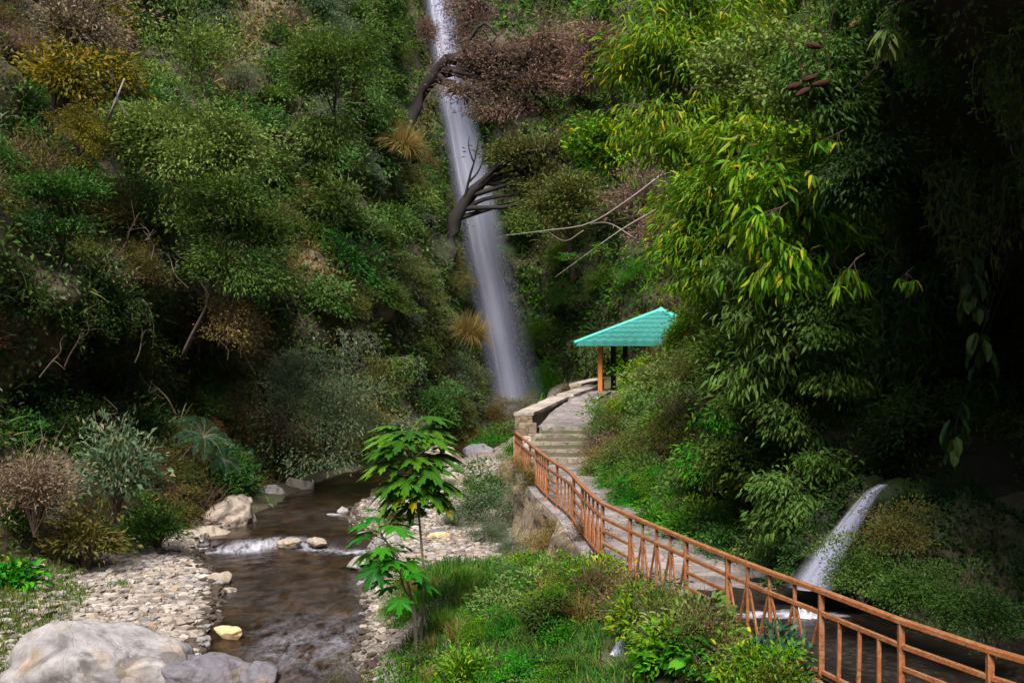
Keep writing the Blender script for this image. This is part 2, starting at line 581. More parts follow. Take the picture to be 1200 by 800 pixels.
def ground_z(X, Y):
    X, Y = np.asarray(X, float), np.asarray(Y, float)
    d, w, ys, side = st_near(X, Y)
    wz = water_z(np.clip(ys, 2, 80))
    bed = wz - .35 * (1 - (np.minimum(d / w, 1)) ** 2) - .03
    e = d - w
    # right bank
    zb = -4.95 - .4 * sm(22, 27, Y) + .25 * sm(40, 52, Y)
    right = wz + .04 + (zb - wz) * sm(0, 2.0, e)
    lx = path_l(Y)
    near = sm(-3.2, -.1, X - lx) * (1 - sm(17.5, 21, Y))
    right = right + (-4.12 - right) * near
    right = np.where((Y > 36), right + (path_z(Y) - .9 - right) * sm(-2.6, -.3, X - lx), right)
    left = wz + .04 + .10 * e + .2 * sm(2.5, 5, e)
    z = np.where(e < 0, bed, np.where(side > 0, right, left))
    under = sm(-.05, .1, X - lx)
    z = np.where(Y < 50, z * (1 - under) + (path_z(Y) - .08) * under, z)
    z = z + np.where(Y >= 50, under * 0 + sm(2, 6, X) * (path_z(48) - z), 0)
    z = z - .16 * np.exp(-(gully(X, Y) / .22) ** 2)
    bankr = np.clip(X - path_r(Y) - .1, 0, 30)
    z = z + np.where((Y < 48) & (Y > 0), bankr * .55, 0)
    cam = -1.75 - .3 * np.clip(np.hypot(X * .8, np.clip(Y, 0, 99)) - 1.5, 0, 99)
    z = np.maximum(z, np.where(Y < 12, cam, -50))
    z = z + .10 * fbm(np.stack([X, Y, X * 0], -1), 2.6, 4, 3) * sm(.1, .8, np.abs(X - lx)) * (X < lx + .05) * (e > -.2)
    return z


# ground: one sheet
def axis(a, b, fine_a, fine_b, fs, cs):
    return np.unique(np.concatenate([np.arange(a, fine_a, cs), np.arange(fine_a, fine_b, fs), np.arange(fine_b, b + cs, cs)]))


gx, gy = axis(-90, 90, -17, 13, .22, 4), axis(-40, 170, 4, 60, .3, 3)
GX, GY = np.meshgrid(gx, gy, indexing='ij')
GZ = ground_z(GX, GY)
b = MB()
b.grid(np.stack([GX, GY, GZ], -1))
d_, w_, ys_, sd_ = st_near(GX, GY)
e_ = d_ - w_
nz = fbm(np.stack([GX, GY, GX * 0], -1), 2.2, 3, 9) * .8
gr = np.where(sd_ > 0, np.where(GY > 25.5, 1 - sm(4.2, 5.2, e_ + nz), 1 - sm(1.2, 2.2, e_ + nz)), (1 - sm(3.4, 5, e_ + nz)) * (1 - .9 * sm(32, 35, GY)))
gr = np.maximum(gr, .0) * (GX < path_l(GY))
o = b.build('ground', M_GROUND, smooth=True, attrs={'gravel': gr})
tag(o, 'earth and gravel floor of the ravine under stream, banks and path', 'ground', kind='structure')

# stream water
n = 420
S = spline(STREAM, n)
T = unit(np.gradient(S[:, :2], axis=0))
N = np.stack([T[:, 1], -T[:, 0]], -1)
c = np.linspace(-1, 1, 60)
W2 = S[:, 2:3] + .25
XY = S[:, None, :2] + N[:, None, :] * (W2 * c[None, :])[..., None]
Z = water_z(np.repeat(S[:, 1:2], 60, 1))
q = np.stack([XY[..., 0], XY[..., 1], Z * 0], -1)
yy = XY[..., 1]
px_, py_ = proj(np.stack([XY[..., 0], yy, Z], -1))
fo = np.exp(-((yy - 31.05 - .35 * np.sin(XY[..., 0] * 1.7)) / .36) ** 2) * 1.1          # the little ledge
fo += .42 * np.exp(-((yy - 21.5) / 2.0) ** 2) * sm(-.7, .1, c)[None, :]                    # riffles
fo += .07 * np.exp(-((yy - 26.) / 2.2) ** 2) + .06 * np.exp(-((yy - 35) / 2.0) ** 2) + .3 * sm(55, 70, yy)
rough = .03 * fbm(q, .9, 3, 21) + .05 * fbm(q, .8, 3, 5) * np.clip(fo, 0, 1)
Z = Z + rough
b = MB()
b.grid(np.stack([XY[..., 0], yy, Z], -1))
o = b.build('stream_water', M_WATER, smooth=True, attrs={'foam': np.clip(fo, 0, 1.2)})
tag(o, 'dark brown shallow stream running over stones toward the front', 'stream', kind='structure')


# ------------------------------------------------------------------ cliffs
def cliff(name, foot, out, prof, nu, nv, top, seed, mat, amp=1., lab='', dirs=None):
    """foot: plan points (x, y, z); out: per-point plan direction INTO the rock; prof(h, u) -> set-back"""
    f = spline(foot, nu)
    dv = spline(dirs, nu)
    dv = unit(dv)
    t = np.linspace(0, 1, nv) ** 1.25
    H = t[None, :] * (top - f[:, 2:3])
    u = np.linspace(0, 1, nu)[:, None] + 0 * H
    off = prof(H, u, f[:, None, 1] + 0 * H)
    G = np.stack([f[:, None, 0] + dv[:, None, 0] * off, f[:, None, 1] + dv[:, None, 1] * off, f[:, 2:3] + H - .4], -1)
    nrm = np.cross(np.gradient(G, axis=0), np.gradient(G, axis=1))
    nrm = unit(nrm)
    if (nrm[..., 0] * dv[:, None, 0] + nrm[..., 1] * dv[:, None, 1]).mean() > 0:
        nrm = -nrm
    k = amp * (1.1 * fbm(G, 7, 3, seed) + .55 * fbm(G * (1, 1, 1.6), 2.2, 4, seed + 3)) * sm(0, 2, H)
    k = k + amp * .25 * np.abs(vn(G * (1, 1, .4), .9, seed + 8)) * sm(0, 2, H)
    G = G + nrm * k[..., None]
    b = MB()
    b.grid(G)
    o = b.build(name, mat, smooth=True)
    tag(o, lab, 'cliff', kind='structure')
    nrm = unit(np.cross(np.gradient(G, axis=0), np.gradient(G, axis=1)))
    if (nrm[..., 0] * dv[:, None, 0] + nrm[..., 1] * dv[:, None, 1]).mean() > 0:
        nrm = -nrm
    return G, nrm, H


def prof_left(h, u, y):
    lean = np.interp(u, [0, .45, .7, 1], [.62, .55, .33, .24])
    hollow = np.exp(-((h - 3.6) / 2.4) ** 2) * np.interp(u, [0, .15, .5, .62, 1], [.8, 1.6, 1.6, .6, .3])
    ledge = -np.exp(-((h - 8.) / 2.) ** 2) * np.interp(u, [0, .15, .55, .7, 1], [.3, 1.5, 1.4, .4, .2])
    return .15 + lean * h + hollow + ledge


LEFT = [(-17.5, 2, -5.3), (-15.2, 12, -5.3), (-13.2, 20, -5.3), (-11.6, 25.5, -5.3), (-9.9, 30.2, -5.4), (-9.4, 34.5, -5.4), (-9.0, 39, -5.4), (-8.2, 44, -5.4), (-5.4, 48.5, -5.3), (-3.4, 54, -5.0), (-2.0, 60, -4.7), (-1.9, 66, -4.3), (-3.3, 72, -4), (-6, 77, -4)]
LDIR = [(-1, .1), (-1, .1), (-1, .1), (-.95, .2), (-.95, .25), (-.95, .25), (-.95, .3), (-.85, .5), (-.85, .5), (-.95, .3), (-1, .1), (-1, -.1), (-1, -.2), (-1, -.3)]
GL, NL, HL = cliff('cliff', LEFT, None, prof_left, 190, 110, 34, 40, M_CLIFF, 1.0, 'steep overgrown rock slope along the left side of the stream', LDIR)


def prof_back(h, u, y):
    return .1 + .13 * h + .6 * np.sin(h * .35 + u * 9) * .4


BACK = [(-9, 76, -4.4), (-5, 77.5, -4.4), (-1.5, 78, -4.2), (1.6, 77, -4.0), (4.2, 73.5, -3.8), (6.6, 69.5, -3.5), (9.2, 66, -3.0), (12, 63, -2.6), (15, 59, -2.4), (17, 54, -2.4), (17.5, 49, -2.4), (15, 44.5, -2.2)]
BDIR = [(-.2, 1), (-.1, 1), (0, 1), (.3, 1), (.55, .8), (.6, .75), (.6, .75), (.65, .7), (.9, .4), (1, .1), (1, -.1), (.9, .0)]
GB, NB, HB = cliff('cliff', BACK, None, prof_back, 130, 90, 36, 71, M_CLIFF_MOSS, .9, 'mossy rock wall behind the tall waterfall and the pavilion', BDIR)


def prof_right(h, u, y):
    far = np.interp(u, [0, .4, .5, .6, .68, .76, 1], [1, 1, .95, .75, .35, .05, 0])
    slope = np.minimum(h, 4.2) * .95 + np.clip(h - 4.2, 0, 50) * .16
    bulge = -np.exp(-((h - 9.5) / 3.4) ** 2) * 1.2
    # nearer the camera the wall is hollow below; its upper jut is shaped to shade hollow and cascade
    hol = np.minimum(h, 1.6) * .75 + 3.4 * np.exp(-((h - 3.6) / 2.2) ** 2) - np.interp(u, [.70, .76, .84], [3.7, 4.6, 6.8]) * sm(5.0, 9.0, h) + .1 * np.clip(h - 11, 0, 40)
    return .1 + far * (slope + bulge) + (1 - far) * hol


RIGHT = [(16.5, 44.5, -1.6), (12.5, 41.8, -1.9), (8.5, 41.2, -2.3), (5.4, 41.6, -2.5), (3.7, 41, -2.9), (3.15, 38.6, -3.1), (2.75, 35.5, -3.9), (2.9, 31, -4), (3.35, 26.5, -4), (4.1, 22.5, -4), (4.9, 19.6, -4), (5.9, 17.0, -4), (7.3, 14.4, -4), (8.5, 11.4, -4), (10, 7.5, -3.8), (12, 2.5, -3.4), (14.5, -12, -3)]
RDIR = [(.1, -1), (.1, -1), (.2, -1), (.55, -.8), (.9, -.4), (1, -.1), (1, 0), (1, .05), (1, .1), (1, .2), (1, .25), (.95, .35), (.95, .3), (1, .2), (1, .1), (1, .1), (1, .1)]
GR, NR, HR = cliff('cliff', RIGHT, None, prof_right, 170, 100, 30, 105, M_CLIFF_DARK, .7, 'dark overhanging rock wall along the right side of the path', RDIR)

REAR_BLOCK = [(16, -8, -3), (13, -16, -3), (6, -21, -3.5), (-3, -23, -4), (-12, -20, -5), (-17, -11, -5.3), (-18.5, -2, -5.3), (-17.2, 5, -5.3)]  # unseen slope added behind the camera to block low sky light
RRDIR = [(1, -.3), (.7, -.8), (.3, -1), (0, -1), (-.5, -.9), (-.9, -.4), (-1, -.1), (-1, .1)]
cliff('cliff', REAR_BLOCK, None, lambda h, u, y: .1 + .42 * h, 60, 40, 26, 133, M_CLIFF_MOSS, .9, 'added unseen rock slope behind the viewer that cuts low sky light', RRDIR)

# ------------------------------------------------------------------ path, steps, walls
ys = np.arange(-2, 48.7, .3)
ys = ys[(ys < 35.9) | (ys > 38.45)]
for lo, hi, nm, lb in ((-2, 35.9, 'path', 'grey stone-paved walkway beside the orange-brown railing'), (38.4, 48.6, 'path', 'upper paved ramp between the stone steps and the pavilion')):
    yv = np.linspace(lo, hi, 130)
    tt = np.linspace(0, 1, 16)
    X = path_l(yv)[:, None] * (1 - tt) + path_r(yv)[:, None] * tt
    Z = path_z(np.clip(yv, 0, 35.8) if hi < 37 else yv)[:, None] + X * 0
    Y2 = yv[:, None] + X * 0
    Z = Z + .025 * fbm(np.stack([X, Y2, X * 0], -1), .5, 3, 31)
    b = MB()
    b.grid(np.stack([X, Y2, Z], -1))
    # edge faces down into the ground
    b.grid(np.stack([np.stack([X[:, 0], Y2[:, 0], Z[:, 0]], -1), np.stack([X[:, 0] - .02, Y2[:, 0], Z[:, 0] - .22], -1)], 1))
    o = b.build(nm, M_PATH, smooth=False)
    tag(o, lb, 'path', kind='structure')

st = tag(empty('stone_steps', (1.6, 36, -4)), 'flight of five worn stone steps between railing end and paved ramp', 'steps')
for k in range(5):
    y0 = 36 + .6 * k
    xl = np.interp(y0, PATH_L[:, 1], PATH_L[:, 0])
    xr = path_r(y0) + .25
    b = MB()
    x = np.linspace(xl + .05, xr, 26)
    prof = [(-.07, -.24), (-.05, -.015), (-.0, .0), (.35, .004), (.66, .004)] if k < 4 else [(-.07, -.24), (-.05, -.015), (0, 0), (.1, .004)]
    G = np.array([[(xx, y0 + a, -4 + .2 * (k + 1) + h) for a, h in prof] for xx in x])
    G[..., 1] += .05 * fbm(G * (1, 0, 0) + k * 9, .35, 3, 5)
    G[..., 2] += .018 * fbm(G + k, .3, 2, 6)
    b.grid(G)
    b.add([[xl + .05, y0 - .05, -4 + .2 * k - .04], [xl + .05, y0 + .6, -4 + .2 * k - .04], [xl + .05, y0 + .6, -3.8 + .2 * k], [xl + .05, y0 - .05, -3.8 + .2 * k]], np.array([[0, 1, 2, 3]]))
    ob = b.build('step', M_STEP, st)
    ob.matrix_parent_inverse = st.matrix_world.inverted()
    ob.location = (-1.6, -36, 4)


def local(root, o):
    """geometry written in world coordinates, parented to an unrotated root"""
    o.location = [-a for a in root.location]
    return o


for o in st.children:
    local(st, o)
    o.matrix_parent_inverse.identity()


def wall_seg(line, w, h0, name, lab, cat, capz, mat=M_MASON, capt=.11):
    """low wall along a plan line, with a cap"""
    r = tag(empty(name, (line[0][0], line[0][1], h0)), lab, cat)
    L = spline(line, 26)
    T = unit(np.gradient(L, axis=0))
    Nn = np.stack([T[:, 1], -T[:, 0]], -1)
    cz = np.linspace(capz[0], capz[1], 26)

    def ring(hw, z0, z1, j):
        q = []
        for s, z in ((-hw, z0), (-hw, z1), (hw, z1), (hw, z0)):
            q.append(np.stack([L[:, 0] + Nn[:, 0] * s, L[:, 1] + Nn[:, 1] * s, z + 0 * cz], -1))
        G = np.stack(q + [q[0]], 1)
        G = G + j * np.stack([fbm(G, .45, 3, 2), fbm(G, .45, 3, 3), .5 * fbm(G, .45, 3, 4)], -1)
        G[:, -1] = G[:, 0]
        b = MB()
        b.grid(G)
        b.add(G[0, :4], np.array([[0, 1, 2, 3]]))
        b.add(G[-1, :4], np.array([[3, 2, 1, 0]]))
        return b
    local(r, ring(w / 2, h0 + 0 * cz, cz - capt, .05).build('wall', mat, r))
    local(r, ring(w / 2 + .05, cz - capt + .003, cz, .035).build('cap', M_CAP, r))
    return r


wall_seg([(.42, 38.9), (1.0, 41.5), (1.6, 44.1), (2.05, 46)], .62, -3.9, 'parapet_wall', 'low stone parapet with pale cap at the head of the steps', 'low wall', (-2.52, -2.28))
wall_seg([(2.25, 46.3), (2.9, 48.2), (3.4, 49.6), (3.8, 50.6)], .6, -3.4, 'parapet_wall', 'low stone parapet curving up toward the pavilion post', 'low wall', (-2.22, -1.98))
wall_seg([(2.9, 50.6), (3.6, 52.2), (4.3, 54)], .5, -3.4, 'parapet_wall', 'short stone wall behind the orange pavilion post', 'low wall', (-1.95, -1.8))
b = MB()
b.box((.55, 38.45, -3.35), (.62, .5, 1.0))
r = tag(empty('stone_block', (.55, 38.45, -3.9)), 'squat stepped stone block at the parapet end above the railing', 'stone block')
local(r, b.build('lower_block', M_MASON, r, bevel=.03))
b = MB()
b.box((.35, 37.75, -3.62), (.6, .62, .7))
local(r, b.build('upper_block', M_CAP, r, bevel=.03))

# retaining wall under the railing
yv = np.linspace(20.5, 37.2, 90)
b = MB()
hh = np.linspace(0, 1, 12)
G = np.zeros((90, 13, 3))
for i, y in enumerate(yv):
    x = path_l(min(y, 35.7))
    gz = float(ground_z(np.array([x - .5]), np.array([y]))[0]) - .5
    for j, h in enumerate(hh):
        G[i, j] = (x - .38 * (1 - h) - .015, y, gz + (-4.03 - gz) * h)
    G[i, 12] = (x + .12, y, -4.03)
G[:, :11] += (.30 * fbm(G[:, :11], .8, 4, 77))[..., None] * np.array([-1, 0, .15])
b.grid(G)
o = b.build('retaining_wall', M_MASON, smooth=True)
tag(o, 'rough stone retaining wall holding up the path under the railing', 'retaining wall')

# ------------------------------------------------------------------ railing
RS = spline(RAIL, 700)
arc = np.concatenate([[0], np.cumsum(np.linalg.norm(np.diff(RS, axis=0), axis=1))])


def at_y(y):
    return np.interp(y, RS[:, 1], arc)


def at_s(s):
    return np.array([np.interp(s, arc, RS[:, 0]), np.interp(s, arc, RS[:, 1])])


rail = tag(empty('metal_railing', (1.65, 20, -4)), 'long orange-brown metal railing following the outer edge of the path', 'railing')
posts_y = [6.6, 8.0, 9.4, 10.5, 11.6, 13.0, 15.1, 16.4, 18.6, 20.0, 22.4, 24.0, 26.4, 27.8, 30.2, 31.6, 33.9, 35.75]
S_ = [at_y(y) for y in posts_y]
kinds = ['h', 'v', 'h', 'h', 'b', 'd', 'h', 'd', 'h', 'd', 'h', 'b', 'h', 'd', 'h', 'b', 'd']


def rz(y):
    return -4.0 + 0 * y


def rp(s, h):
    p = at_s(s)
    return np.array([p[0], p[1], -4.0 + h])


top, mid, low = MB(), MB(), MB()
for a_, b_ in zip(S_[:-1], S_[1:]):
    k = max(1, int((b_ - a_) / .8))
    ss = np.linspace(a_, b_, k + 1)
    for p0, p1 in zip(ss[:-1], ss[1:]):
        e = (p1 - p0) * .002
        top.bar(rp(p0 - e, 1.05), rp(p1 + e, 1.05), .085, .055)
        mid.bar(rp(p0 + .001, .79), rp(p1 - .001, .79), .05, .052)
        low.bar(rp(p0 + .001, .1), rp(p1 - .001, .1), .045, .045)
local(rail, top.build('top_rail', M_RUST, rail, bevel=.006))
local(rail, mid.build('middle_rail', M_RUST, rail, bevel=.005))
local(rail, low.build('bottom_rail', M_RUST, rail, bevel=.005))
for s in S_:
    b = MB()
    b.bar(rp(s, -.15), rp(s, 1.021), .066, .066)
    b.box(rp(s, .006), (.17, .17, .016))
    local(rail, b.build('post', M_RUST, rail, bevel=.006))
for a_, b_, kd in zip(S_[:-1], S_[1:], kinds):
    if kd == 'h':
        for h in (.33, .56):
            b = MB()
            b.bar(rp(a_ + .034, h), rp(b_ - .034, h), .04, .042)
            local(rail, b.build('horizontal_bar', M_RUST, rail))
    else:
        nb = 3 if S_.index(a_) < 9 else 4
        ss = np.linspace(a_, b_, nb + 2)[1:-1]
        for s in ss:
            b = MB()
            b.bar(rp(s + rng.normal() * .012, .123), rp(s + rng.normal() * .012, 1.02 if kd == 'd' else .763), .042, .042)
            local(rail, b.build('baluster', M_RUST, rail))
        if kd == 'd':
            sa = np.linspace(a_, b_, nb + 2)
            for i in range(nb + 1):
                b = MB()
                m = (sa[i] + sa[i + 1]) / 2
                off = np.array([0.0, 0, 0])
                b.bar(rp(sa[i] + .03, .76), rp(m - .01, .125), .026, .034)
                b.bar(rp(sa[i + 1] - .03, .76), rp(m + .01, .125), .026, .034)
                local(rail, b.build('diagonal_brace', M_RUST, rail))

# ------------------------------------------------------------------ pavilion
A = np.array([3.95, 49.0])
ex = np.array([math.cos(math.radians(20)), -math.sin(math.radians(20))])
ey = np.array([math.sin(math.radians(20)), math.cos(math.radians(20))])
s = 4.5
ctr = A + (ex + ey) * s / 2
pav = tag(empty('pavilion', (ctr[0], ctr[1], -2.3)), 'open pavilion with hipped turquoise tiled roof at the end of the path', 'pavilion')


def pv(u, v, z):
    q = ctr + ex * u + ey * v
    return np.array([q[0], q[1], z])


R_ = s / 2 * 1.39
ze, zp = -.10, 1.40
rb = MB()
ncol, nrow = 30, 7
for q in range(4):
    ca, sa = [(1, 0), (0, 1), (-1, 0), (0, -1)][q]

    def rot(u, v):
        return u * ca - v * sa, u * sa + v * ca
    # stepped courses of pressed tiles from eave to peak, each course laps the one below
    for r in range(nrow):
        t0, t1 = r / nrow, (r + 1) / nrow
        rows = []
        for t, lift in ((t0, -.03), (t0, .10), (t1, .0)):
            half = R_ * (1 - t)
            uu = np.linspace(-1, 1, ncol * 4 + 1)
            wv = .5 + .5 * np.cos(uu * R_ * 2 * math.pi / .46)
            row = []
            for a_, w in zip(uu, wv):
                k = min(1., t / .94 if t > .94 else 1.)
                x, y = rot(a_ * half, -half)
                z = ze + (zp - ze) * t + lift + .055 * w * (1 - t * .9)
                row.append(pv(x, y, z))
            rows.append(row)
        rb.grid(np.array(rows))
    # fascia
    p0, p1 = rot(-R_, -R_), rot(R_, -R_)
    rb.bar(pv(*p0, ze - .045), pv(*p1, ze - .045), .03, .10)
local(pav, rb.build('roof', M_ROOF, pav))
for q in range(4):
    sx, sy = [(-1, -1), (1, -1), (1, 1), (-1, 1)][q]
    b = MB()
    b.tube([pv(sx * R_ * (1 - t) * 1.01, sy * R_ * (1 - t) * 1.01, ze + (zp - ze) * t + .06) for t in np.linspace(-.01, 1, 9)], .085, 8)
    local(pav, b.build('ridge_cap', M_ROOFCAP, pav))
b = MB()
b.tube([pv(0, 0, zp - .02), pv(0, 0, zp + .10), pv(0, 0, zp + .18)], [.2, .14, .03], 10)
local(pav, b.build('finial', M_ROOFCAP, pav))
hs = s / 2
for u, v, m in ((-hs, -hs, M_POST), (0, -hs, M_POST), (hs, -hs, M_POST), (-hs, 0, M_DARKPOST), (-hs, hs, M_DARKPOST), (0, hs, M_DARKPOST), (hs, hs, M_DARKPOST), (hs, 0, M_DARKPOST)):
    b = MB()
    b.box(pv(u, v, -1.17), (.2, .2, 2.1), np.array([[*ex, 0], [*ey, 0], [0, 0, 1]]))
    local(pav, b.build('post', m, pav, bevel=.015))
b = MB()
for q in range(4):
    c0 = [(-hs, -hs), (hs, -hs), (hs, hs), (-hs, hs)]
    b.bar(pv(*c0[q], -.16), pv(*c0[(q + 1) % 4], -.16), .1, .12)
local(pav, b.build('eave_beam', M_WOODDARK, pav))
b = MB()
b.box(pv(0, 0, -2.32), (s + .7, s + .7, .22), np.array([[*ex, 0], [*ey, 0], [0, 0, 1]]))
local(pav, b.build('floor_slab', M_SLATE, pav, bevel=.02))
b = MB()
for v in (hs - .35,):
    b.box(pv(.2, v, -1.75), (3.6, .42, .06), np.array([[*ex, 0], [*ey, 0], [0, 0, 1]]))
    for uu in (-1.3, .2, 1.7):
        b.box(pv(uu, v, -1.995), (.1, .36, .43), np.array([[*ex, 0], [*ey, 0], [0, 0, 1]]))
local(pav, b.build('bench', M_WOODDARK, pav))


# ------------------------------------------------------------------ waterfalls
def sheet(line, width, bulge, nu=18, nv=90, side=None, wob=.0, seed=0):
    """a curved water sheet down a 3-D line; UV.x across, UV.y metres along"""
    L = spline(line, nv)
    w = np.interp(np.linspace(0, 1, nv), np.linspace(0, 1, len(width)), width)
    u = np.linspace(0, 1, nu)
    sd = np.array([1., 0, 0]) if side is None else np.asarray(side, float)
    fr = np.array([-sd[1], sd[0], 0])
    if fr[1] > 0:
        fr = -fr
    ln = np.concatenate([[0], np.cumsum(np.linalg.norm(np.diff(L, axis=0), axis=1))])
    G = L[:, None, :] + sd * ((u - .5)[None, :, None] * w[:, None, None]) + fr * (bulge * np.sin(u * math.pi)[None, :, None] * w[:, None, None])
    if wob:
        q = np.stack([u[None, :] * 6 + 0 * ln[:, None], ln[:, None] * .25 + 0 * u[None, :], 0 * G[..., 0] + seed], -1)
        G = G + fr * (wob * fbm(q, 1., 3, seed))[..., None]
    UV = np.stack([u[None, :] + 0 * ln[:, None], ln[:, None] * .08 + 0 * u[None, :] + seed * 1.7], -1)
    return G, UV


WF = [P(478, -250, 79.2), P(496, -100, 78.2), P(512, 0, 77.4), P(522, 60, 76.9), P(533, 130, 76.3), P(548, 210, 75.8), P(566, 300, 75.4), P(585, 390, 75.1), P(599, 466, 74.9), P(602, 490, 74.7)]
wf = tag(empty('waterfall', WF[-1]), 'tall narrow silky waterfall sliding down the rock at the ravine head', 'waterfall', kind='structure')
for nm, wd, bl, m, dx, dy, sd in (('back_sheet', [1.7, 1.8, 2.3, 2.7, 3.0, 3.1, 3.2], .10, M_FALL, -.05, 0, 1), ('front_strand', [.85, .9, 1.3, 1.6, 1.85, 1.95, 2.0], .3, M_STRAND, .05, -.35, 2), ('side_strand', [.4, .4, .5, .6, .6, .5, .5], .3, M_STRAND, -.5, -.25, 3), ('spray_veil', [1.8, 1.9, 2.3, 2.8, 3.6, 4.4, 5.0], .1, M_VEIL, .35, -.8, 4)):
    ln = [p + np.array([dx * (1 if nm != 'side_strand' else min(1, .5 + .1 * i)), dy, 0]) for i, p in enumerate(WF)]
    G, UV = sheet(ln, wd, bl, seed=sd, wob=.12)
    b = MB()
    b.grid(G, uv=UV)
    local(wf, b.build(nm, m, wf, smooth=True, uv=True))

# small cascade at the right
CL = [P(1034, 567, 16.55), P(1022, 577, 16.45), P(1004, 602, 16.3), P(988, 625, 16.15), P(972, 649, 16.0), P(958, 671, 15.88), P(951, 686, 15.8)]
cs = tag(empty('cascade', CL[-1]), 'small white cascade pouring from dark rocks onto the path', 'waterfall', kind='structure')
for nm, wd, bl, m, off, sd in (('back_sheet', [.12, .26, .36, .42, .46, .50, .54], .22, M_CASC, (0, 0, 0), 6), ('front_strand', [.08, .12, .18, .22, .26, .28, .3], .3, M_CASC, (.03, -.1, .01), 7), ('spray_veil', [.1, .24, .4, .52, .62, .74, .86], .2, M_VEIL, (-.06, -.16, 0), 8)):
    G, UV = sheet([p + np.array(off) for p in CL], wd, bl, seed=sd, side=unit(np.array([.86, -.35, .0])), wob=.05)
    UV[..., 1] *= 6
    b = MB()
    b.grid(G, uv=UV)
    local(cs, b.build(nm, m, cs, smooth=True, uv=True))


def foam_mat():
    t = NT('white_foam')
    n = t.noise(7, 6, t.pos())
    return t.end(t.pbsdf(t.mix(n, (.30, .31, .38), (.66, .66, .72)), .6, t.bump(n, .5, .05), .4))


M_FOAM = foam_mat()
b = MB()
Lc = spline(CL, 40)
tt_ = np.linspace(-1, 1, 30)
sdc = unit(np.array([.86, -.35, .0]))
nrc = np.array([-.35, -.86, .2])
RG = Lc[:, None, :] + sdc * (tt_[None, :, None] * .75) - np.array([-.28, -.62, .35]) * (.10 + .30 * tt_ ** 2)[None, :, None]
RG = RG - nrc * 0
RG = RG + .13 * np.stack([fbm(RG, .4, 4, 61), fbm(RG, .4, 4, 62), fbm(RG, .4, 4, 63)], -1) + np.array([.03, .12, -.05])
RG = np.concatenate([RG[:1] + np.array([.6, 1.2, .0]), RG[:1] + np.array([.2, .5, .02]), RG], 0)
b.grid(RG)
tag(b.build('wet_rock', rock_mat('wet_black_rock', (.006, .0055, .005), (.014, .0125, .011), (.02, .017, .014), moss=.7, wet=.6, scale=2., spec=.12), smooth=True), 'wet dark rock chute under the small cascade', 'rock', kind='thing')
b = MB()
uu, vv = np.meshgrid(np.linspace(-1, 1, 40), np.linspace(-1, 1, 26), indexing='ij')
rr = np.clip(1 - uu ** 2 - vv ** 2, 0, 1)
fx = np.stack([4.2 + uu * .34, 15.8 + vv * .24 + uu * -.0, -4.03 + .24 * rr ** 1.1 * (.4 + .7 * np.abs(fbm(np.stack([uu, vv, uu * 0], -1), .3, 3, 4)))], -1)
b.grid(fx)
local(cs, b.build('foam', M_FOAM, cs, smooth=True))


def wet_mat():
    t = NT('shallow_path_water')
    p = t.pos()
    n = t.noise(4.5, 6, t.scaled(p, (.7, 1.6, 1)), .6, .8)
    f = t.ramp(t.math('MULTIPLY', n, t.math('ADD', t.attr('foam'), .0)), [(.30, (0, 0, 0)), (.5, (1, 1, 1))])
    bed = t.ramp(t.n('TexVoronoi', {'Vector': p, 'Scale': 9.}).outputs['Distance'], stops((.045, .036, .03), (.018, .014, .012), (.01, .008, .007)))
    return t.end(t.pbsdf(t.mix(f, bed, (.40, .40, .46)), .3, t.bump(n, .4, .04), .25))


b = MB()
yv = np.linspace(9, 19.5, 90)
tt = np.linspace(0, 1, 40)
X = (rail_x(yv) - .05)[:, None] * (1 - tt) + (path_r(yv) + .1)[:, None] * tt
Y2 = yv[:, None] + X * 0
G = np.stack([X, Y2, -3.955 + .02 * fbm(np.stack([X, Y2, X * 0], -1), .6, 3, 8) - .05 * np.clip(Y2 - 16.8 - .3 * (X - 3), 0, 9)], -1)
b.grid(G)
fo = 1.0 * np.exp(-((Y2 - 15.9) / .36) ** 2) * sm(2.6, 3.6, X) * (1 - sm(4.6, 5.3, X))
o = b.build('path_water', wet_mat(), smooth=True, attrs={'foam': fo})
tag(o, 'shallow dark runoff from the cascade covering the near path', 'water', kind='structure')

# trickle leaving under the path
gp = GUL[:-1]
gzz = ground_z(gp[:, 0], gp[:, 1])
G, UV = sheet([np.array((x, y, z + h)) for (x, y), z, h in zip(gp, gzz, (.13, .12, .10, .06))], [.1, .16, .2, .26], .25, nu=12, nv=40, side=unit(np.array([.75, -.66, 0])), seed=12, wob=.03)
UV[..., 1] *= 6
b = MB()
b.grid(G, uv=UV)
o = b.build('runoff', M_CASC, smooth=True, uv=True)
tag(o, 'small white runoff spilling among bushes below the railing', 'waterfall', kind='structure')

# ------------------------------------------------------------------ stones
def ico(sub):
    bm = bmesh.new()
    bmesh.ops.create_icosphere(bm, subdivisions=sub, radius=1)
    V = np.array([v.co[:] for v in bm.verts])
    Fc = np.array([[v.index for v in f.verts] for f in bm.faces])
    bm.free()
    return V, Fc


ICO5, ICO4, ICO1 = ico(6), ico(4), ico(1)


def rock_mesh(name, size, seed, mat, planes=9, big=False, rough=.16):
    V, Fc = ICO5 if big else ICO4
    r = np.random.default_rng(seed)
    p = V * (1 + .26 * fbm(V + seed, .9, 3, seed)[:, None])
    for k in range(planes):
        nn = unit(r.normal(size=3) * (1, 1, .9))
        dd = r.uniform(.62, .9)
        e = p @ nn - dd
        p = p - np.where(e > 0, e * .85, 0)[:, None] * nn
    p = p + V * (rough * .6 * fbm(p * 1. + seed, .45, 5, seed + 5)[:, None] * .6)
    p = p * np.asarray(size)
    b = MB()
    b.add(p, Fc)
    return b.mesh(name, mat, smooth=True)


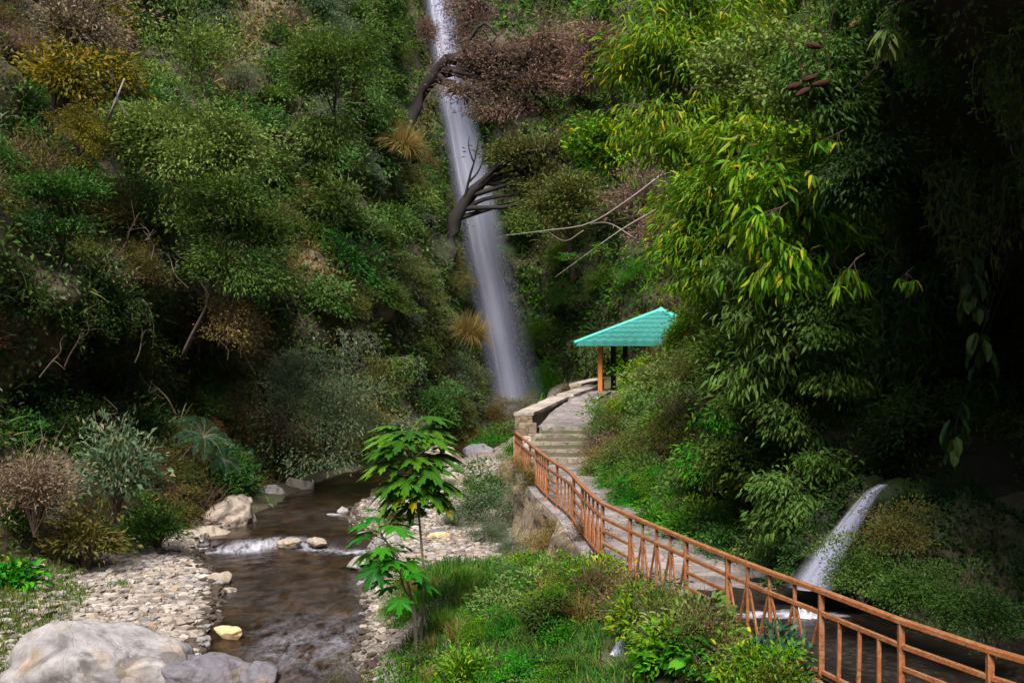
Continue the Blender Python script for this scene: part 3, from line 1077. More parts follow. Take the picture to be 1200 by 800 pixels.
def rock(name, c, size, seed, mat, lab, cat='boulder', rot=(0, 0, 0), group=None, big=False, **k):
    o = link(name, rock_mesh(name, size, seed, mat, big=big, **k))
    o.location = [float(a) for a in c]
    o.rotation_euler = rot
    return tag(o, lab, cat, group, 'thing')


rock('boulder', P(112, 800, 19.4) + (0, 0, .12), (1.66, 1.25, .98), 3, M_BOULDER, 'largest pale grey boulder with a smooth rounded top at the front of the gravel bank', rot=(0, 0, .1), big=True, planes=5, rough=.10)
rock('boulder', P(246, 798, 19.6), (1.0, .8, .50), 12, M_BOULDER_DARK, 'dark purplish flat slab of rock beside the largest pale boulder', rot=(0, .2, .2), big=True, planes=10)
rock('boulder', P(305, 792, 19.4) + (0, 0, -.05), (.36, .4, .3), 14, M_BOULDER_DARK, 'small dark wet rock at the end of the purplish slab')
rock('boulder', P(268, 612, 34.2), (.85, .95, 1.0), 21, M_BOULDER_TAN, 'big leaning tan boulder at the left edge of the upper stream', rot=(.1, .5, .4), big=True, rough=.2)
rock('boulder', P(240, 632, 32.2), (.95, .7, .40), 23, M_BOULDER_TAN, 'low brown ledge rock at the foot of the leaning tan boulder', rot=(0, .1, .2))
rock('boulder', P(317, 583, 40.0), (.78, .7, .5), 27, M_BOULDER, 'rounded grey boulder lying behind the leaning tan boulder', rot=(0, .15, 0))
rock('boulder', P(352, 577, 41.5), (.62, .6, .62), 29, M_BOULDER_TAN, 'pointed brownish boulder beside the rounded grey one upstream')
rock('boulder', P(304, 601, 36.5) + (0, 0, -.05), (.3, .3, .2), 31, M_BOULDER, 'small pale stone at the right foot of the leaning tan boulder', 'stone')
rock('boulder', P(362, 596, 38), (.35, .26, .12), 33, M_BOULDER, 'flat pale stone lying in the upper stream', 'stone')
rock('boulder', P(386, 607, 35.6), (.36, .3, .18), 35, M_BOULDER, 'low whitish stone left of its rounder neighbour in the upper stream', 'stone')
rock('boulder', P(401, 602, 36.2), (.26, .25, .24), 36, M_BOULDER, 'round whitish stone beside a low one in the upper stream', 'stone')
rock('boulder', P(259, 681, 26.9), (.36, .3, .27), 38, M_BOULDER_TAN, 'angular grey stone standing in the pool edge by the gravel bank', 'stone', rot=(.3, .2, .5))
rock('boulder', P(338, 636, 31.1), (.45, .25, .16), 39, M_BOULDER_TAN, 'tan stone breaking the white line of the stream ledge', 'stone')
rock('boulder', P(372, 635, 31.2), (.3, .22, .15), 40, M_BOULDER_TAN, 'smaller tan stone in the middle of the stream ledge', 'stone')
rock('boulder', P(268, 741, 22.2), (.36, .17, .13), 41, boulder_mat('ochre_river_rock', (.40, .27, .13), (.50, .38, .22), (.16, .1, .05)), 'long ochre stone at the water edge in front of the gravel bank', 'stone', rot=(.1, .1, -.5))
rock('boulder', P(230, 711, 24.6), (.17, .15, .12), 42, bpy.data.materials['ochre_river_rock'], 'small orange stone among pale pebbles on the left bank', 'stone')
rock('boulder', P(176, 652, 29.3), (.4, .35, .26), 43, M_BOULDER_DARK, 'blue-grey rock half hidden under the left bushes', 'boulder')
rock('boulder', P(484, 596, 33.5), (.5, .4, .28), 44, M_BOULDER, 'grey rock behind the papaya stem on the dry stream bed', 'boulder')
rock('boulder', P(514, 631, 30), (.34, .28, .2), 45, bpy.data.materials['ochre_river_rock'], 'tan block of stone on the dry bed right of the papaya stem', 'stone')
rock('boulder', P(528, 568, 41), (.7, .6, .42), 46, M_BOULDER_TAN, 'grey-brown rock at the head of the dry bed', 'boulder')
rock('boulder', P(520, 540, 47), (1.1, .9, .7), 47, M_BOULDER_TAN, 'brown rock under the grassy buttress beside the upper channel', 'boulder')
rock('boulder', P(560, 532, 50), (.8, .7, .5), 48, M_BOULDER_DARK, 'dark brown rock in the upper channel below the waterfall', 'boulder')
rock('boulder', P(430, 588, 40.5), (.6, .5, .3), 49, M_BOULDER_TAN, 'brown rock at the right edge of the upper stream', 'boulder')
rock('boulder', P(424, 660, 28.6), (.4, .35, .22), 50, M_BOULDER, 'pale rock at the right bank behind the lower papaya leaves', 'boulder')
rock('boulder', P(455, 640, 30), (.5, .35, .3), 51, M_BOULDER, 'pale broken rock between the papaya stems', 'boulder')
rock('boulder', P(440, 722, 24), (.3, .22, .16), 52, M_BOULDER, 'pale flat stone on the right gravel spit', 'stone')

# countable larger stones of the gravel banks, then the gravel itself
PEB = [rock_mesh('river_stone', (1, .75, .5), 60 + k, (M_BOULDER, M_BOULDER_TAN, M_BOULDER, M_BOULDER_TAN, M_BOULDER_DARK)[k], planes=7) for k in range(5)]


def bank_points(n, side):
    out = []
    while len(out) < n:
        m = 4000
        Y = rng.uniform(16.5, 34.5, m) if side < 0 else rng.uniform(19, 47, m)
        X = rng.uniform(-14, 3, m)
        d, w, ys, s = st_near(X, Y)
        e = d - w
        lim = 4.3 if side < 0 else np.where(Y > 26, 3.4, .9)
        ok = (s == side) & (e > -.35) & (e < lim) & (X < path_l(Y) - .4)
        if side < 0:
            ok &= (rng.random(m) < np.exp(-np.clip(e - 2.2, 0, 9) * .9) * np.where(Y > 29, .35, 1))
        else:
            ok &= rng.random(m) < .8
        out += list(zip(X[ok], Y[ok]))
    return np.array(out[:n])


for side, cnt, lab, grp in ((-1, 60, 'larger smooth stone lying on the left gravel bank', 'larger stones on the left gravel bank'), (1, 45, 'larger smooth stone lying on the gravel bed right of the stream', 'larger stones right of the stream')):
    q = bank_points(cnt, side)
    z = ground_z(q[:, 0], q[:, 1])
    for k in range(cnt):
        o = link('river_stone', PEB[k % 5])
        s = .09 + .22 * rng.random() ** 2
        o.scale = (s * rng.uniform(.8, 1.3), s, s * rng.uniform(.6, 1))
        o.location = (q[k, 0], q[k, 1], z[k] + s * .12)
        o.rotation_euler = (rng.uniform(-.2, .2), rng.uniform(-.2, .2), rng.uniform(0, 6))
        tag(o, lab, 'stone', grp, 'thing')


def pebbles(q, smin, smax):
    V, Fc = ICO1
    n = len(q)
    z = ground_z(q[:, 0], q[:, 1])
    s = smin + (smax - smin) * rng.random(n) ** 2.2
    sc = np.stack([s * rng.uniform(.8, 1.5, n), s * rng.uniform(.7, 1.1, n), s * rng.uniform(.35, .7, n)], -1)
    W = V[None] * (1 + .22 * rng.normal(size=(n, len(V), 1)))
    W = np.clip(W, -.85, .85) * sc[:, None, :]
    a = rng.uniform(0, 6.3, n)
    ca, sa = np.cos(a)[:, None], np.sin(a)[:, None]
    W = np.stack([W[..., 0] * ca - W[..., 1] * sa, W[..., 0] * sa + W[..., 1] * ca, W[..., 2]], -1)
    W += np.stack([q[:, 0], q[:, 1], z + sc[:, 2] * .35], -1)[:, None, :]
    return W.reshape(-1, 3), (Fc[None] + (np.arange(n) * len(V))[:, None, None]).reshape(-1, 3)


b, bw = MB(), MB()
for cnt, side, lo, hi in ((9000, -1, .025, .15), (6500, 1, .02, .13)):
    q = bank_points(cnt, side)
    d, w, ys, s_ = st_near(q[:, 0], q[:, 1])
    wet = d - w + rng.normal(size=cnt) * .1 < .22
    b.add(*pebbles(q[~wet], lo, hi))
    bw.add(*pebbles(q[wet], lo, hi))
tag(b.build('gravel', M_PEBBLE), 'pale rounded gravel spread along both sides of the stream', 'gravel', kind='stuff')
tag(bw.build('gravel', plain('wet_stream_gravel', (.075, .058, .045), .35, .35, 4., .9)), 'dark wet gravel lining the waterline of the stream', 'gravel', kind='stuff')
b = MB()
q = np.stack([rng.uniform(2, 7, 700), rng.uniform(9.5, 16.5, 700)], -1)
q = q[(q[:, 0] > rail_x(q[:, 1]) + .1) & (q[:, 0] < path_r(q[:, 1]) + .1)]
b.add(*[x if i else x + np.array([0, 0, .06]) for i, x in enumerate(pebbles(q, .02, .075))])
tag(b.build('gravel', plain('dark_wet_gravel', (.09, .075, .068), .45, .4, 6., .9)), 'dark wet gravel washed over the near path behind the railing', 'gravel', kind='stuff')

# ------------------------------------------------------------------ leaves
TPL = {
    'rhomb': (np.array([(0, 0, 0), (.5, .5, .14), (1, 0, -.06), (.5, -.5, .14)]), [np.array([(0, 2, 1), (0, 3, 2)])]),
    'oval': (np.array([(0, 0, 0), (.3, .44, .10), (.72, .36, .06), (1, 0, -.12), (.72, -.36, .06), (.3, -.44, .10), (.5, 0, 0)]), [np.array([(0, 6, 2, 1), (0, 5, 4, 6)]), np.array([(6, 3, 2), (6, 4, 3)])]),
    'lance': (np.array([(0, 0, 0), (.28, .42, .06), (.3, 0, .03), (.28, -.42, .06), (.65, .40, -.10), (.66, 0, -.13), (.65, -.40, -.10), (1, 0, -.38)]), [np.array([(2, 5, 4, 1), (3, 6, 5, 2)]), np.array([(0, 2, 1), (0, 3, 2), (4, 5, 7), (5, 6, 7)])]),
    'blade': (np.array([(0, .5, 0), (0, -.5, 0), (.5, .4, .0), (.5, -.4, .0), (.85, .2, -.12), (.85, -.2, -.12), (1, 0, -.26)]), [np.array([(0, 1, 3, 2), (2, 3, 5, 4)]), np.array([(4, 5, 6)])]),
}


def palmate(lobes=7):
    V, f = [(0, 0, 0), (.18, 0, .0)], []
    for k in range(lobes):
        a = (k / (lobes - 1) - .5) * 4.4
        L = 1.0 - .40 * abs(k / (lobes - 1) - .5) * 2
        for da, r in ((-.36, .36), (-.33, .60), (-.215, .58), (-.17, .84), (-.09, .80), (0, 1.04), (.09, .80), (.17, .84), (.215, .58), (.33, .60)):
            rr = r * L
            V.append((.18 + rr * math.cos(a + da), rr * math.sin(a + da), -.34 * rr * rr + (.03 if da == 0 else 0)))
    n = len(V)
    f = [(1, k, k + 1) for k in range(2, n - 1)]
    return np.array(V), [np.array(f)]


TPL['palmate'] = palmate()


def emit(b, tpl, pos, ax, nr, L, W, mi=0):
    V, Fs = TPL[tpl]
    n = len(pos)
    if n == 0:
        return
    ax = unit(np.broadcast_to(np.asarray(ax, float), pos.shape))
    nr = np.broadcast_to(np.asarray(nr, float), pos.shape)
    nr = unit(nr - ax * np.sum(nr * ax, -1, keepdims=True))
    sd = np.cross(nr, ax)
    L = np.broadcast_to(np.asarray(L, float), (n,))[:, None, None]
    W = np.broadcast_to(np.asarray(W, float), (n,))[:, None, None]
    P_ = pos[:, None, :] + ax[:, None, :] * V[None, :, 0:1] * L + sd[:, None, :] * V[None, :, 1:2] * W + nr[:, None, :] * V[None, :, 2:3] * L
    k = len(V)
    b.add(P_.reshape(-1, 3), [(f[None] + (np.arange(n) * k)[:, None, None]).reshape(-1, f.shape[1]) for f in Fs], mi)


def rnd(n):
    return unit(rng.normal(size=(n, 3)))


def clump_centres(n, scale, up=.5, gap=.55, seed=0):
    d = rnd(n * 3)
    d = d[d[:, 2] > -up][:n]
    r = rng.random(len(d)) ** .45
    lump = .74 + .62 * fbm(d + seed * 3.1, .75, 3, seed)
    keep = vn(d * r[:, None] + seed, .5, seed + 2) > -gap
    return (d * (r * lump)[:, None] * np.asarray(scale))[keep]


def leaves_at(b, cen, base, nl, cr, L, W, tpl, droop=.25, mi=0, spread=.8):
    n = len(cen) * nl
    c = np.repeat(cen, nl, 0)
    g = rng.normal(size=(n, 3)) * cr * np.array([1.1, 1.1, .42])
    pos = c + g
    ax = unit(c - base) * .6 + unit(g) * .6 + rng.normal(size=(n, 3)) * spread * .5 + np.array([0, 0, -droop])
    nr = np.array([0, 0, 1.]) + np.repeat(rng.normal(size=(len(cen), 3)) * .5, nl, 0) + rng.normal(size=(n, 3)) * .32
    s = rng.uniform(.55, 1.35, n)
    emit(b, tpl, pos, ax, nr, L * s, W * s, mi)


def bush(name, seed, ncl=70, nl=38, cr=.17, L=.12, W=.06, tpl='rhomb', scale=(1, 1, .85), droop=.25, twig=.012, gap=.5, extra_twigs=0):
    """origin at the foot, about one unit in radius"""
    b = MB()
    z0 = .62 * scale[2]
    cen = clump_centres(ncl, scale, .55, gap, seed) + np.array([0, 0, z0])
    leaves_at(b, cen, np.array([0, 0, z0 * .5]), nl, cr, L, W, tpl, droop)
    for c in cen[::2]:
        m = c * .5 + rng.normal(size=3) * .06
        b.tube([(0, 0, -.25), m * .55, m, c], [twig * 1.8, twig * 1.5, twig, twig * .4], 4, 1)
    for k in range(extra_twigs):
        c = cen[k % len(cen)]
        q = c + rng.normal(size=3) * .22
        e = q + unit(q - (0, 0, .2)) * rng.uniform(.15, .4) + rng.normal(size=3) * .08
        b.tube([c * .8, q, e], [twig * .8, twig * .55, twig * .25], 3, 1)
    return b.mesh(name, [LM['mid'], TWIG])


def curtain(name, seed, ns=46, tpl='rhomb', L=.10, W=.055, length=1.5, per=34):
    """strands that hang from the foot down the rock face (local +Y points away from the rock)"""
    b = MB()
    for k in range(ns):
        x = rng.normal() * .5
        y = abs(rng.normal()) * .22 + .05
        l = length * rng.uniform(.45, 1.1) * math.exp(-x * x * .5)
        t = np.linspace(0, 1, 7)
        pts = np.stack([x + .12 * np.sin(t * 3 + k) * rng.normal(), y + .35 * np.sin(t * 2.2) * rng.uniform(.4, 1.), .25 - l * t ** 1.2 + .15 * np.sin(t * math.pi)], -1)
        b.tube(pts, np.linspace(.011, .004, 7), 3, 1)
        n = per
        i = rng.random(n) * 5.99
        f = (i % 1)[:, None]
        p = pts[i.astype(int)] * (1 - f) + pts[i.astype(int) + 1] * f + rng.normal(size=(n, 3)) * .05
        ax = rng.normal(size=(n, 3)) * .6 + np.array([0, .4, -.6])
        emit(b, tpl, p, ax, np.array([0, .7, .5]) + rng.normal(size=(n, 3)) * .4, L * rng.uniform(.6, 1.3, n), W * rng.uniform(.7, 1.2, n))
    return b.mesh(name, [LM['mid'], TWIG])


def tuft(name, seed, n=260, L=.9, W=.022, droop=.7, r=.25):
    b = MB()
    a = rng.uniform(0, 6.3, n)
    rr = r * np.sqrt(rng.random(n))
    pos = np.stack([np.cos(a) * rr, np.sin(a) * rr, 0 * a - .03], -1)
    l = L * rng.uniform(.45, 1.1, n)
    lean = rng.uniform(.1, .9, n)
    out = np.stack([np.cos(a), np.sin(a), 0 * a], -1) + rng.normal(size=(n, 3)) * .3 * (1, 1, 0)
    p = [pos + out * (lean * l * t ** 1.6)[:, None] * .7 + np.array([0, 0, 1.]) * (l * (t - droop * lean * t * t * .75))[:, None] for t in np.linspace(0, 1, 5)]
    sdv = unit(np.cross(out, (0, 0, 1.))) * W
    wv = [1, .9, .7, .42, .06]
    G = np.stack([np.stack([p[i] - sdv * wv[i] / 2, p[i] + sdv * wv[i] / 2], 1) for i in range(5)], 1)   # n,5,2,3
    f = np.array([[2 * i, 2 * i + 1, 2 * i + 3, 2 * i + 2] for i in range(4)])
    b.add(G.reshape(-1, 3), (f[None] + (np.arange(n) * 10)[:, None, None]).reshape(-1, 4))
    return b.mesh(name, [LM['grass'], TWIG])


def fern(name, nf=14, L=1.):
    b = MB()
    for k in range(nf):
        a = k / nf * 6.28 + rng.uniform(-.3, .3)
        l = L * rng.uniform(.7, 1.1)
        t = np.linspace(0, 1, 14)
        o = np.array([math.cos(a), math.sin(a), 0])
        pts = o * (l * t)[:, None] + np.array([0, 0, 1]) * (l * (.75 * t - .85 * t * t))[:, None]
        b.tube(pts, np.linspace(.01, .003, 14), 3, 1)
        tt = np.linspace(.1, .99, 24)
        q = np.stack([np.interp(tt, t, pts[:, i]) for i in range(3)], -1)
        sd = np.array([-o[1], o[0], 0])
        for s in (-1, 1):
            emit(b, 'rhomb', q, sd * s + o * .5 + rng.normal(size=q.shape) * .12 + np.array([0, 0, -.2]), np.array([0, 0, 1.]) + 0 * q, l * .20 * np.sin(tt * 2.9 + .25), .026 * l)
    return b.mesh(name, [LM['blue'], TWIG])


def sprays(name, seed, ns=60, per=9, L=.32, W=.05, scale=(1, 1, .9), tpl='lance', twig=.012, gap=.6, stem=.35):
    """drooping sprays of long leaves fanning from twig tips"""
    b = MB()
    z0 = .5 * scale[2]
    cen = clump_centres(ns, scale, .6, gap, seed) + np.array([0, 0, z0])
    for c in cen:
        o = unit(c - (0, 0, z0 * .3)) + rng.normal(size=3) * .3
        o = unit(o)
        t = np.linspace(0, 1, 5)
        pts = c + (o * stem) * t[:, None] + np.array([0, 0, -.5]) * (stem * t * t)[:, None]
        b.tube(pts, np.linspace(twig, twig * .4, 5), 3, 1)
        b.tube([(0, 0, -.2), c * .5 + rng.normal(size=3) * .05, c], [twig * 1.8, twig * 1.4, twig], 4, 1)
        i = .3 + rng.random(per) * .7
        p = np.stack([np.interp(i, t, pts[:, k]) for k in range(3)], -1)
        sd = rng.normal(size=(per, 3)) * .75
        ax = o * .6 + sd + np.array([0, 0, -.42])
        s = rng.uniform(.6, 1.2, per)
        emit(b, tpl, p, ax, np.array([0, 0, 1.]) + rng.normal(size=(per, 3)) * .35, L * s, W * s)
    return b.mesh(name, [LM['yellowgreen'], TWIG])


GEO = {
    'bush': [bush('shrub', 1 + k, ncl=(56, 64, 50, 44)[k], nl=(62, 84, 46, 34)[k], L=(.095, .072, .125, .155)[k], W=(.046, .038, .055, .06)[k], cr=(.17, .15, .18, .2)[k], tpl=('rhomb', 'rhomb', 'oval', 'rhomb')[k]) for k in range(4)],
    'fine': [bush('bush', 11 + k, ncl=66, nl=84, cr=.15, L=.07, W=.027, twig=.008) for k in range(3)],
    'loose': [bush('shrub', 21 + k, ncl=60, nl=26, cr=.2, L=.16, W=.07, gap=.3, extra_twigs=40, tpl='oval') for k in range(3)],
    'dry': [bush('dry_shrub', 31 + k, ncl=80, nl=44, cr=.17, L=.085, W=.032, twig=.011, extra_twigs=150) for k in range(3)],
    'curtain': [curtain('creeper', 41 + k) for k in range(3)],
    'broad': [bush('shrub', 51 + k, ncl=52, nl=17, cr=.2, L=.25, W=.15, tpl='oval', droop=.4, gap=.4) for k in range(3)],
    'tuft': [tuft('grass_tuft', 61 + k) for k in range(3)],
    'mop': [tuft('grass_tuft', 71 + k, n=900, L=1.3, W=.02, droop=1.5, r=.5) for k in range(2)],
    'fern': [fern('fern')],
    'hang': [curtain('creeper', 45 + k, ns=60, tpl='lance', L=.2, W=.05, length=1.9, per=30) for k in range(3)],
    'spray': [sprays('shrub', 81 + k) for k in range(3)],
}
count = {}


def plant(geo, mat, pos, r, label, cat, group=None, nrm=None, name=None, yaw=None, sc=(1, 1, 1), twig=None, tilt=.45, parts=False, variant=None):
    me = GEO[geo][rng.integers(len(GEO[geo])) if variant is None else variant]
    o = link(name or me.name.split('.')[0], me)
    o.location = [float(a) for a in pos]
    z = np.array([0, 0, 1.])
    if nrm is not None:
        z = unit(np.asarray(nrm) * tilt + z * (1 - tilt))
    y = rng.normal(size=3) if yaw is None else np.asarray(yaw, float)
    x = unit(np.cross(y, z))
    y = np.cross(z, x)
    from mathutils import Matrix
    o.rotation_euler = Matrix(np.stack([x, y, z], 1).tolist()).to_euler()
    o.scale = [float(r * a) for a in sc]
    o.material_slots[0].link = 'OBJECT'
    o.material_slots[0].material = LM[mat]
    if twig is not None:
        o.material_slots[1].link = 'OBJECT'
        o.material_slots[1].material = twig
    return tag(o, label, cat, group, 'thing')


def surf(G, N, n, lo=0., hi=1., margin=90, ulo=0., uhi=1.):
    """random points of a cliff grid that lie in or near the view"""
    a, b = G.shape[:2]
    A = np.linalg.norm(np.cross(G[1:, :-1] - G[:-1, :-1], G[:-1, 1:] - G[:-1, :-1]), axis=-1)
    c = (G[1:, 1:] + G[:-1, :-1]) / 2
    px, py = proj(c)
    ok = (px > -margin) & (px < 1200 + margin) & (py > -margin) & (py < 800 + margin) & (c[..., 1] > 3)
    wt = (A * ok).ravel()
    k = rng.choice(len(wt), n, p=wt / wt.sum())
    i, j = k // (b - 1), k % (b - 1)
    s, t = rng.random(n)[:, None], rng.random(n)[:, None]
    q = (G[i, j] * (1 - s) + G[i + 1, j] * s) * (1 - t) + (G[i, j + 1] * (1 - s) + G[i + 1, j + 1] * s) * t
    return q, N[i, j]


# ------------------------------------------------------------------ undergrowth that covers the slopes
def cover(G, N, n, mats, label, L, off=.35, grass=.12, zone=None):
    q, nn = surf(G, N, n)
    b = MB()
    q = q + nn * (rng.random(n) ** 1.5 * off)[:, None] + rng.normal(size=(n, 3)) * .06
    bare = .3 * sm(46, 50, q[:, 1]) * (1 - sm(5, 9, q[:, 2])) * (q[:, 0] < 0) * (G is GL)
    keep = fbm(q, 1.5, 3, 90) > (-.62 if L > .16 else -.1) + bare
    q, nn = q[keep], nn[keep]
    m = fbm(q, 3.2, 3, 50) * 1.4 + rng.normal(size=len(q)) * .22
    idx = np.clip(((m + 1.1) / 2.2 * len(mats)).astype(int), 0, len(mats) - 1)
    ax = nn * .5 + rng.normal(size=q.shape) * .6 + np.array([0, 0, -.35])
    nr = nn * .5 + np.array([0, 0, .8]) + rng.normal(size=q.shape) * .45
    s = rng.uniform(.6, 1.35, len(q)) * np.interp(q[:, 1], [12, 30, 75], [.55, .9, 1.5])
    isg = rng.random(len(q)) < grass
    for k in range(len(mats)):
        w = (idx == k) & ~isg
        emit(b, 'rhomb', q[w], ax[w], nr[w], L * s[w], L * .5 * s[w], k)
        w = (idx == k) & isg
        emit(b, 'blade', q[w], nn[w] * .5 + rng.normal(size=(w.sum(), 3)) * .35 + np.array([0, 0, .35]), nn[w] + rng.normal(size=(w.sum(), 3)) * .3 + np.array([0, 0, .2]), L * 2.6 * s[w], L * .16 * s[w], k)
    o = b.build('undergrowth', [LM[m] for m in mats])
    tag(o, label, 'undergrowth', kind='stuff')


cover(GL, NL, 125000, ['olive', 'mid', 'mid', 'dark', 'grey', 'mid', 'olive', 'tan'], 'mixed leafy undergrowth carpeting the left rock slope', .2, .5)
cover(GB, NB, 70000, ['olive', 'mid', 'vivid', 'vivid', 'mid', 'dark'], 'low green undergrowth on the rock wall behind the waterfall', .2, .4, .2)
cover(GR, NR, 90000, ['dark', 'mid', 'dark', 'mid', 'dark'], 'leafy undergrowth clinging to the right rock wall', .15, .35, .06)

# shrubs of the slopes, sown over the rock and named by look and place
ZL = [  # test(px, py, Y) -> list of (weight, geo, mat, look)
    (lambda x, y, d: x < 120 and y < 75, 'in the top left corner', [(3, 'dry', 'drypink'), (2, 'fine', 'rust'), (1, 'fine', 'yellow')]),
    (lambda x, y, d: x < 125 and y < 270, 'at the upper left edge below the pinkish dry scrub', [(2, 'bush', 'yellow'), (3, 'bush', 'mid'), (2, 'fine', 'olive'), (1, 'dry', 'rust')]),
    (lambda x, y, d: x < 460 and y < 215, 'high on the left slope', [(3, 'bush', 'light'), (3, 'bush', 'mid'), (2, 'fine', 'grey'), (1, 'loose', 'mid')]),
    (lambda x, y, d: y < 300 and d > 48, 'on the left buttress beside the waterfall', [(3, 'bush', 'mid'), (2, 'fine', 'olive'), (.5, 'mop', 'tan'), (2, 'curtain', 'grey'), (2, 'bush', 'light')]),
    (lambda x, y, d: x > 330 and y < 640, 'low on the left buttress', [(3, 'fine', 'grey'), (2, 'curtain', 'grey'), (2, 'fine', 'olive'), (.5, 'mop', 'tan'), (2, 'curtain', 'mid'), (2, 'bush', 'mid'), (.6, 'fine', 'tan')]),
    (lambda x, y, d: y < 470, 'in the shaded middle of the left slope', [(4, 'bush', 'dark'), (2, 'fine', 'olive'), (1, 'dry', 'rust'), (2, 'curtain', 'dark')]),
    (lambda x, y, d: True, 'along the foot of the left slope', [(1, 'dry', 'rust'), (2, 'bush', 'dark'), (2, 'fine', 'olive'), (2, 'bush', 'mid'), (2, 'fine', 'rust')]),
]
ZB = [
    (lambda x, y, d: x < 520, 'on the rock left of the waterfall top', [(3, 'fine', 'olive'), (2, 'mop', 'tan'), (1, 'curtain', 'dark')]),
    (lambda x, y, d: y > 285, 'on the mossy slope behind the pavilion', [(4, 'curtain', 'vivid'), (3, 'fine', 'vivid'), (2, 'mop', 'vivid'), (2, 'fine', 'mid'), (1, 'curtain', 'light')]),
    (lambda x, y, d: True, 'on the rock wall right of the waterfall', [(1.2, 'fine', 'drypink'), (3, 'fine', 'olive'), (3, 'bush', 'mid'), (3, 'curtain', 'mid')]),
]
ZR = [
    (lambda x, y, d: x < 960 and d > 27, 'on the bank by the pavilion', [(3, 'bush', 'light'), (2, 'fine', 'olive'), (2, 'bush', 'yellowgreen'), (1, 'fine', 'drypink')]),
    (lambda x, y, d: x < 985 and y < 480, 'on the upper right wall', [(2, 'bush', 'light'), (4, 'hang', 'yellowgreen'), (3, 'hang', 'light'), (2, 'curtain', 'yellowgreen'), (1, 'hang', 'mid')]),
    (lambda x, y, d: x < 985, 'along the right side of the path', [(3, 'bush', 'vivid'), (2, 'bush', 'mid'), (2, 'hang', 'mid'), (2, 'curtain', 'vivid'), (1, 'loose', 'mid')]),
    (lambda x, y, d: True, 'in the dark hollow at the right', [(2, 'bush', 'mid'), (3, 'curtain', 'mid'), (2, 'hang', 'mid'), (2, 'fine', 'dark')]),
]
LOOK = {'mid': 'mid green', 'light': 'pale green', 'dark': 'dark green', 'grey': 'grey-green', 'olive': 'olive', 'vivid': 'vivid green', 'yellowgreen': 'yellow-green', 'yellow': 'yellow', 'rust': 'rusty brown', 'drypink': 'pinkish brown', 'tan': 'straw-coloured', 'blue': 'bluish'}
KINDW = {'bush': 'leafy shrub', 'fine': 'small-leaved bush', 'loose': 'open shrub', 'dry': 'twiggy shrub', 'curtain': 'hanging creeper', 'hang': 'long-leaved hanging creeper', 'mop': 'drooping grass clump', 'broad': 'broad-leaved shrub', 'spray': 'long-leaved shrub'}
NAMEW = {'bush': 'shrub', 'fine': 'bush', 'loose': 'shrub', 'dry': 'dry_shrub', 'curtain': 'creeper', 'hang': 'creeper', 'mop': 'grass_clump', 'broad': 'shrub', 'spray': 'shrub'}


def sow(G, N, n, zones, rmin, rmax, mind=.8, skip=None):
    q, nn = surf(G, N, n * 3, margin=60)
    px, py = proj(q)
    got = []
    for k in range(len(q)):
        if len(got) >= n:
            break
        if got and np.min(np.linalg.norm(np.array(got) - q[k], axis=1)) < mind * np.interp(q[k, 1], [12, 35, 75], [.6, 1, 1.5]):
            continue
        if skip is not None and skip(px[k], py[k], q[k]):
            continue
        for test, where, opts in zones:
            if test(px[k], py[k], q[k, 1]):
                w = np.array([o[0] for o in opts], float)
                _, geo, mat = opts[rng.choice(len(opts), p=w / w.sum())]
                break
        got.append(q[k])
        r = rng.uniform(rmin, rmax) * np.interp(q[k, 1], [12, 35, 75], [.55, .9, 1.35])
        if geo in ('curtain', 'hang'):
            r *= 1.15
        lab = f'{LOOK[mat]} {KINDW[geo]} growing {where}'
        plant(geo, mat, q[k] - nn[k] * .1, r, lab, KINDW[geo].split()[-1] if geo != 'mop' else 'grass clump', f'{LOOK[mat]} {KINDW[geo]}{"es" if geo == "fine" else "s"} {where}', nn[k], NAMEW[geo], nn[k] if geo in ('curtain', 'hang') else None, tilt=.45 if geo not in ('curtain', 'hang') else .0, sc=(1, 1, rng.uniform(.8, 1.15)))


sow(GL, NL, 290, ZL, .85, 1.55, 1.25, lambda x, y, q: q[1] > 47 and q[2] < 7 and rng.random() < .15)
sow(GB, NB, 95, ZB, .8, 1.3, 1.4, lambda x, y, q: abs(x - np.interp(y, [0, 130, 300, 466], [512, 533, 566, 600])) < np.interp(y, [0, 466], [34, 40]))
sow(GR, NR, 265, ZR, .75, 1.35, .7, lambda x, y, q: 905 < x < 1065 and 550 < y < 700)

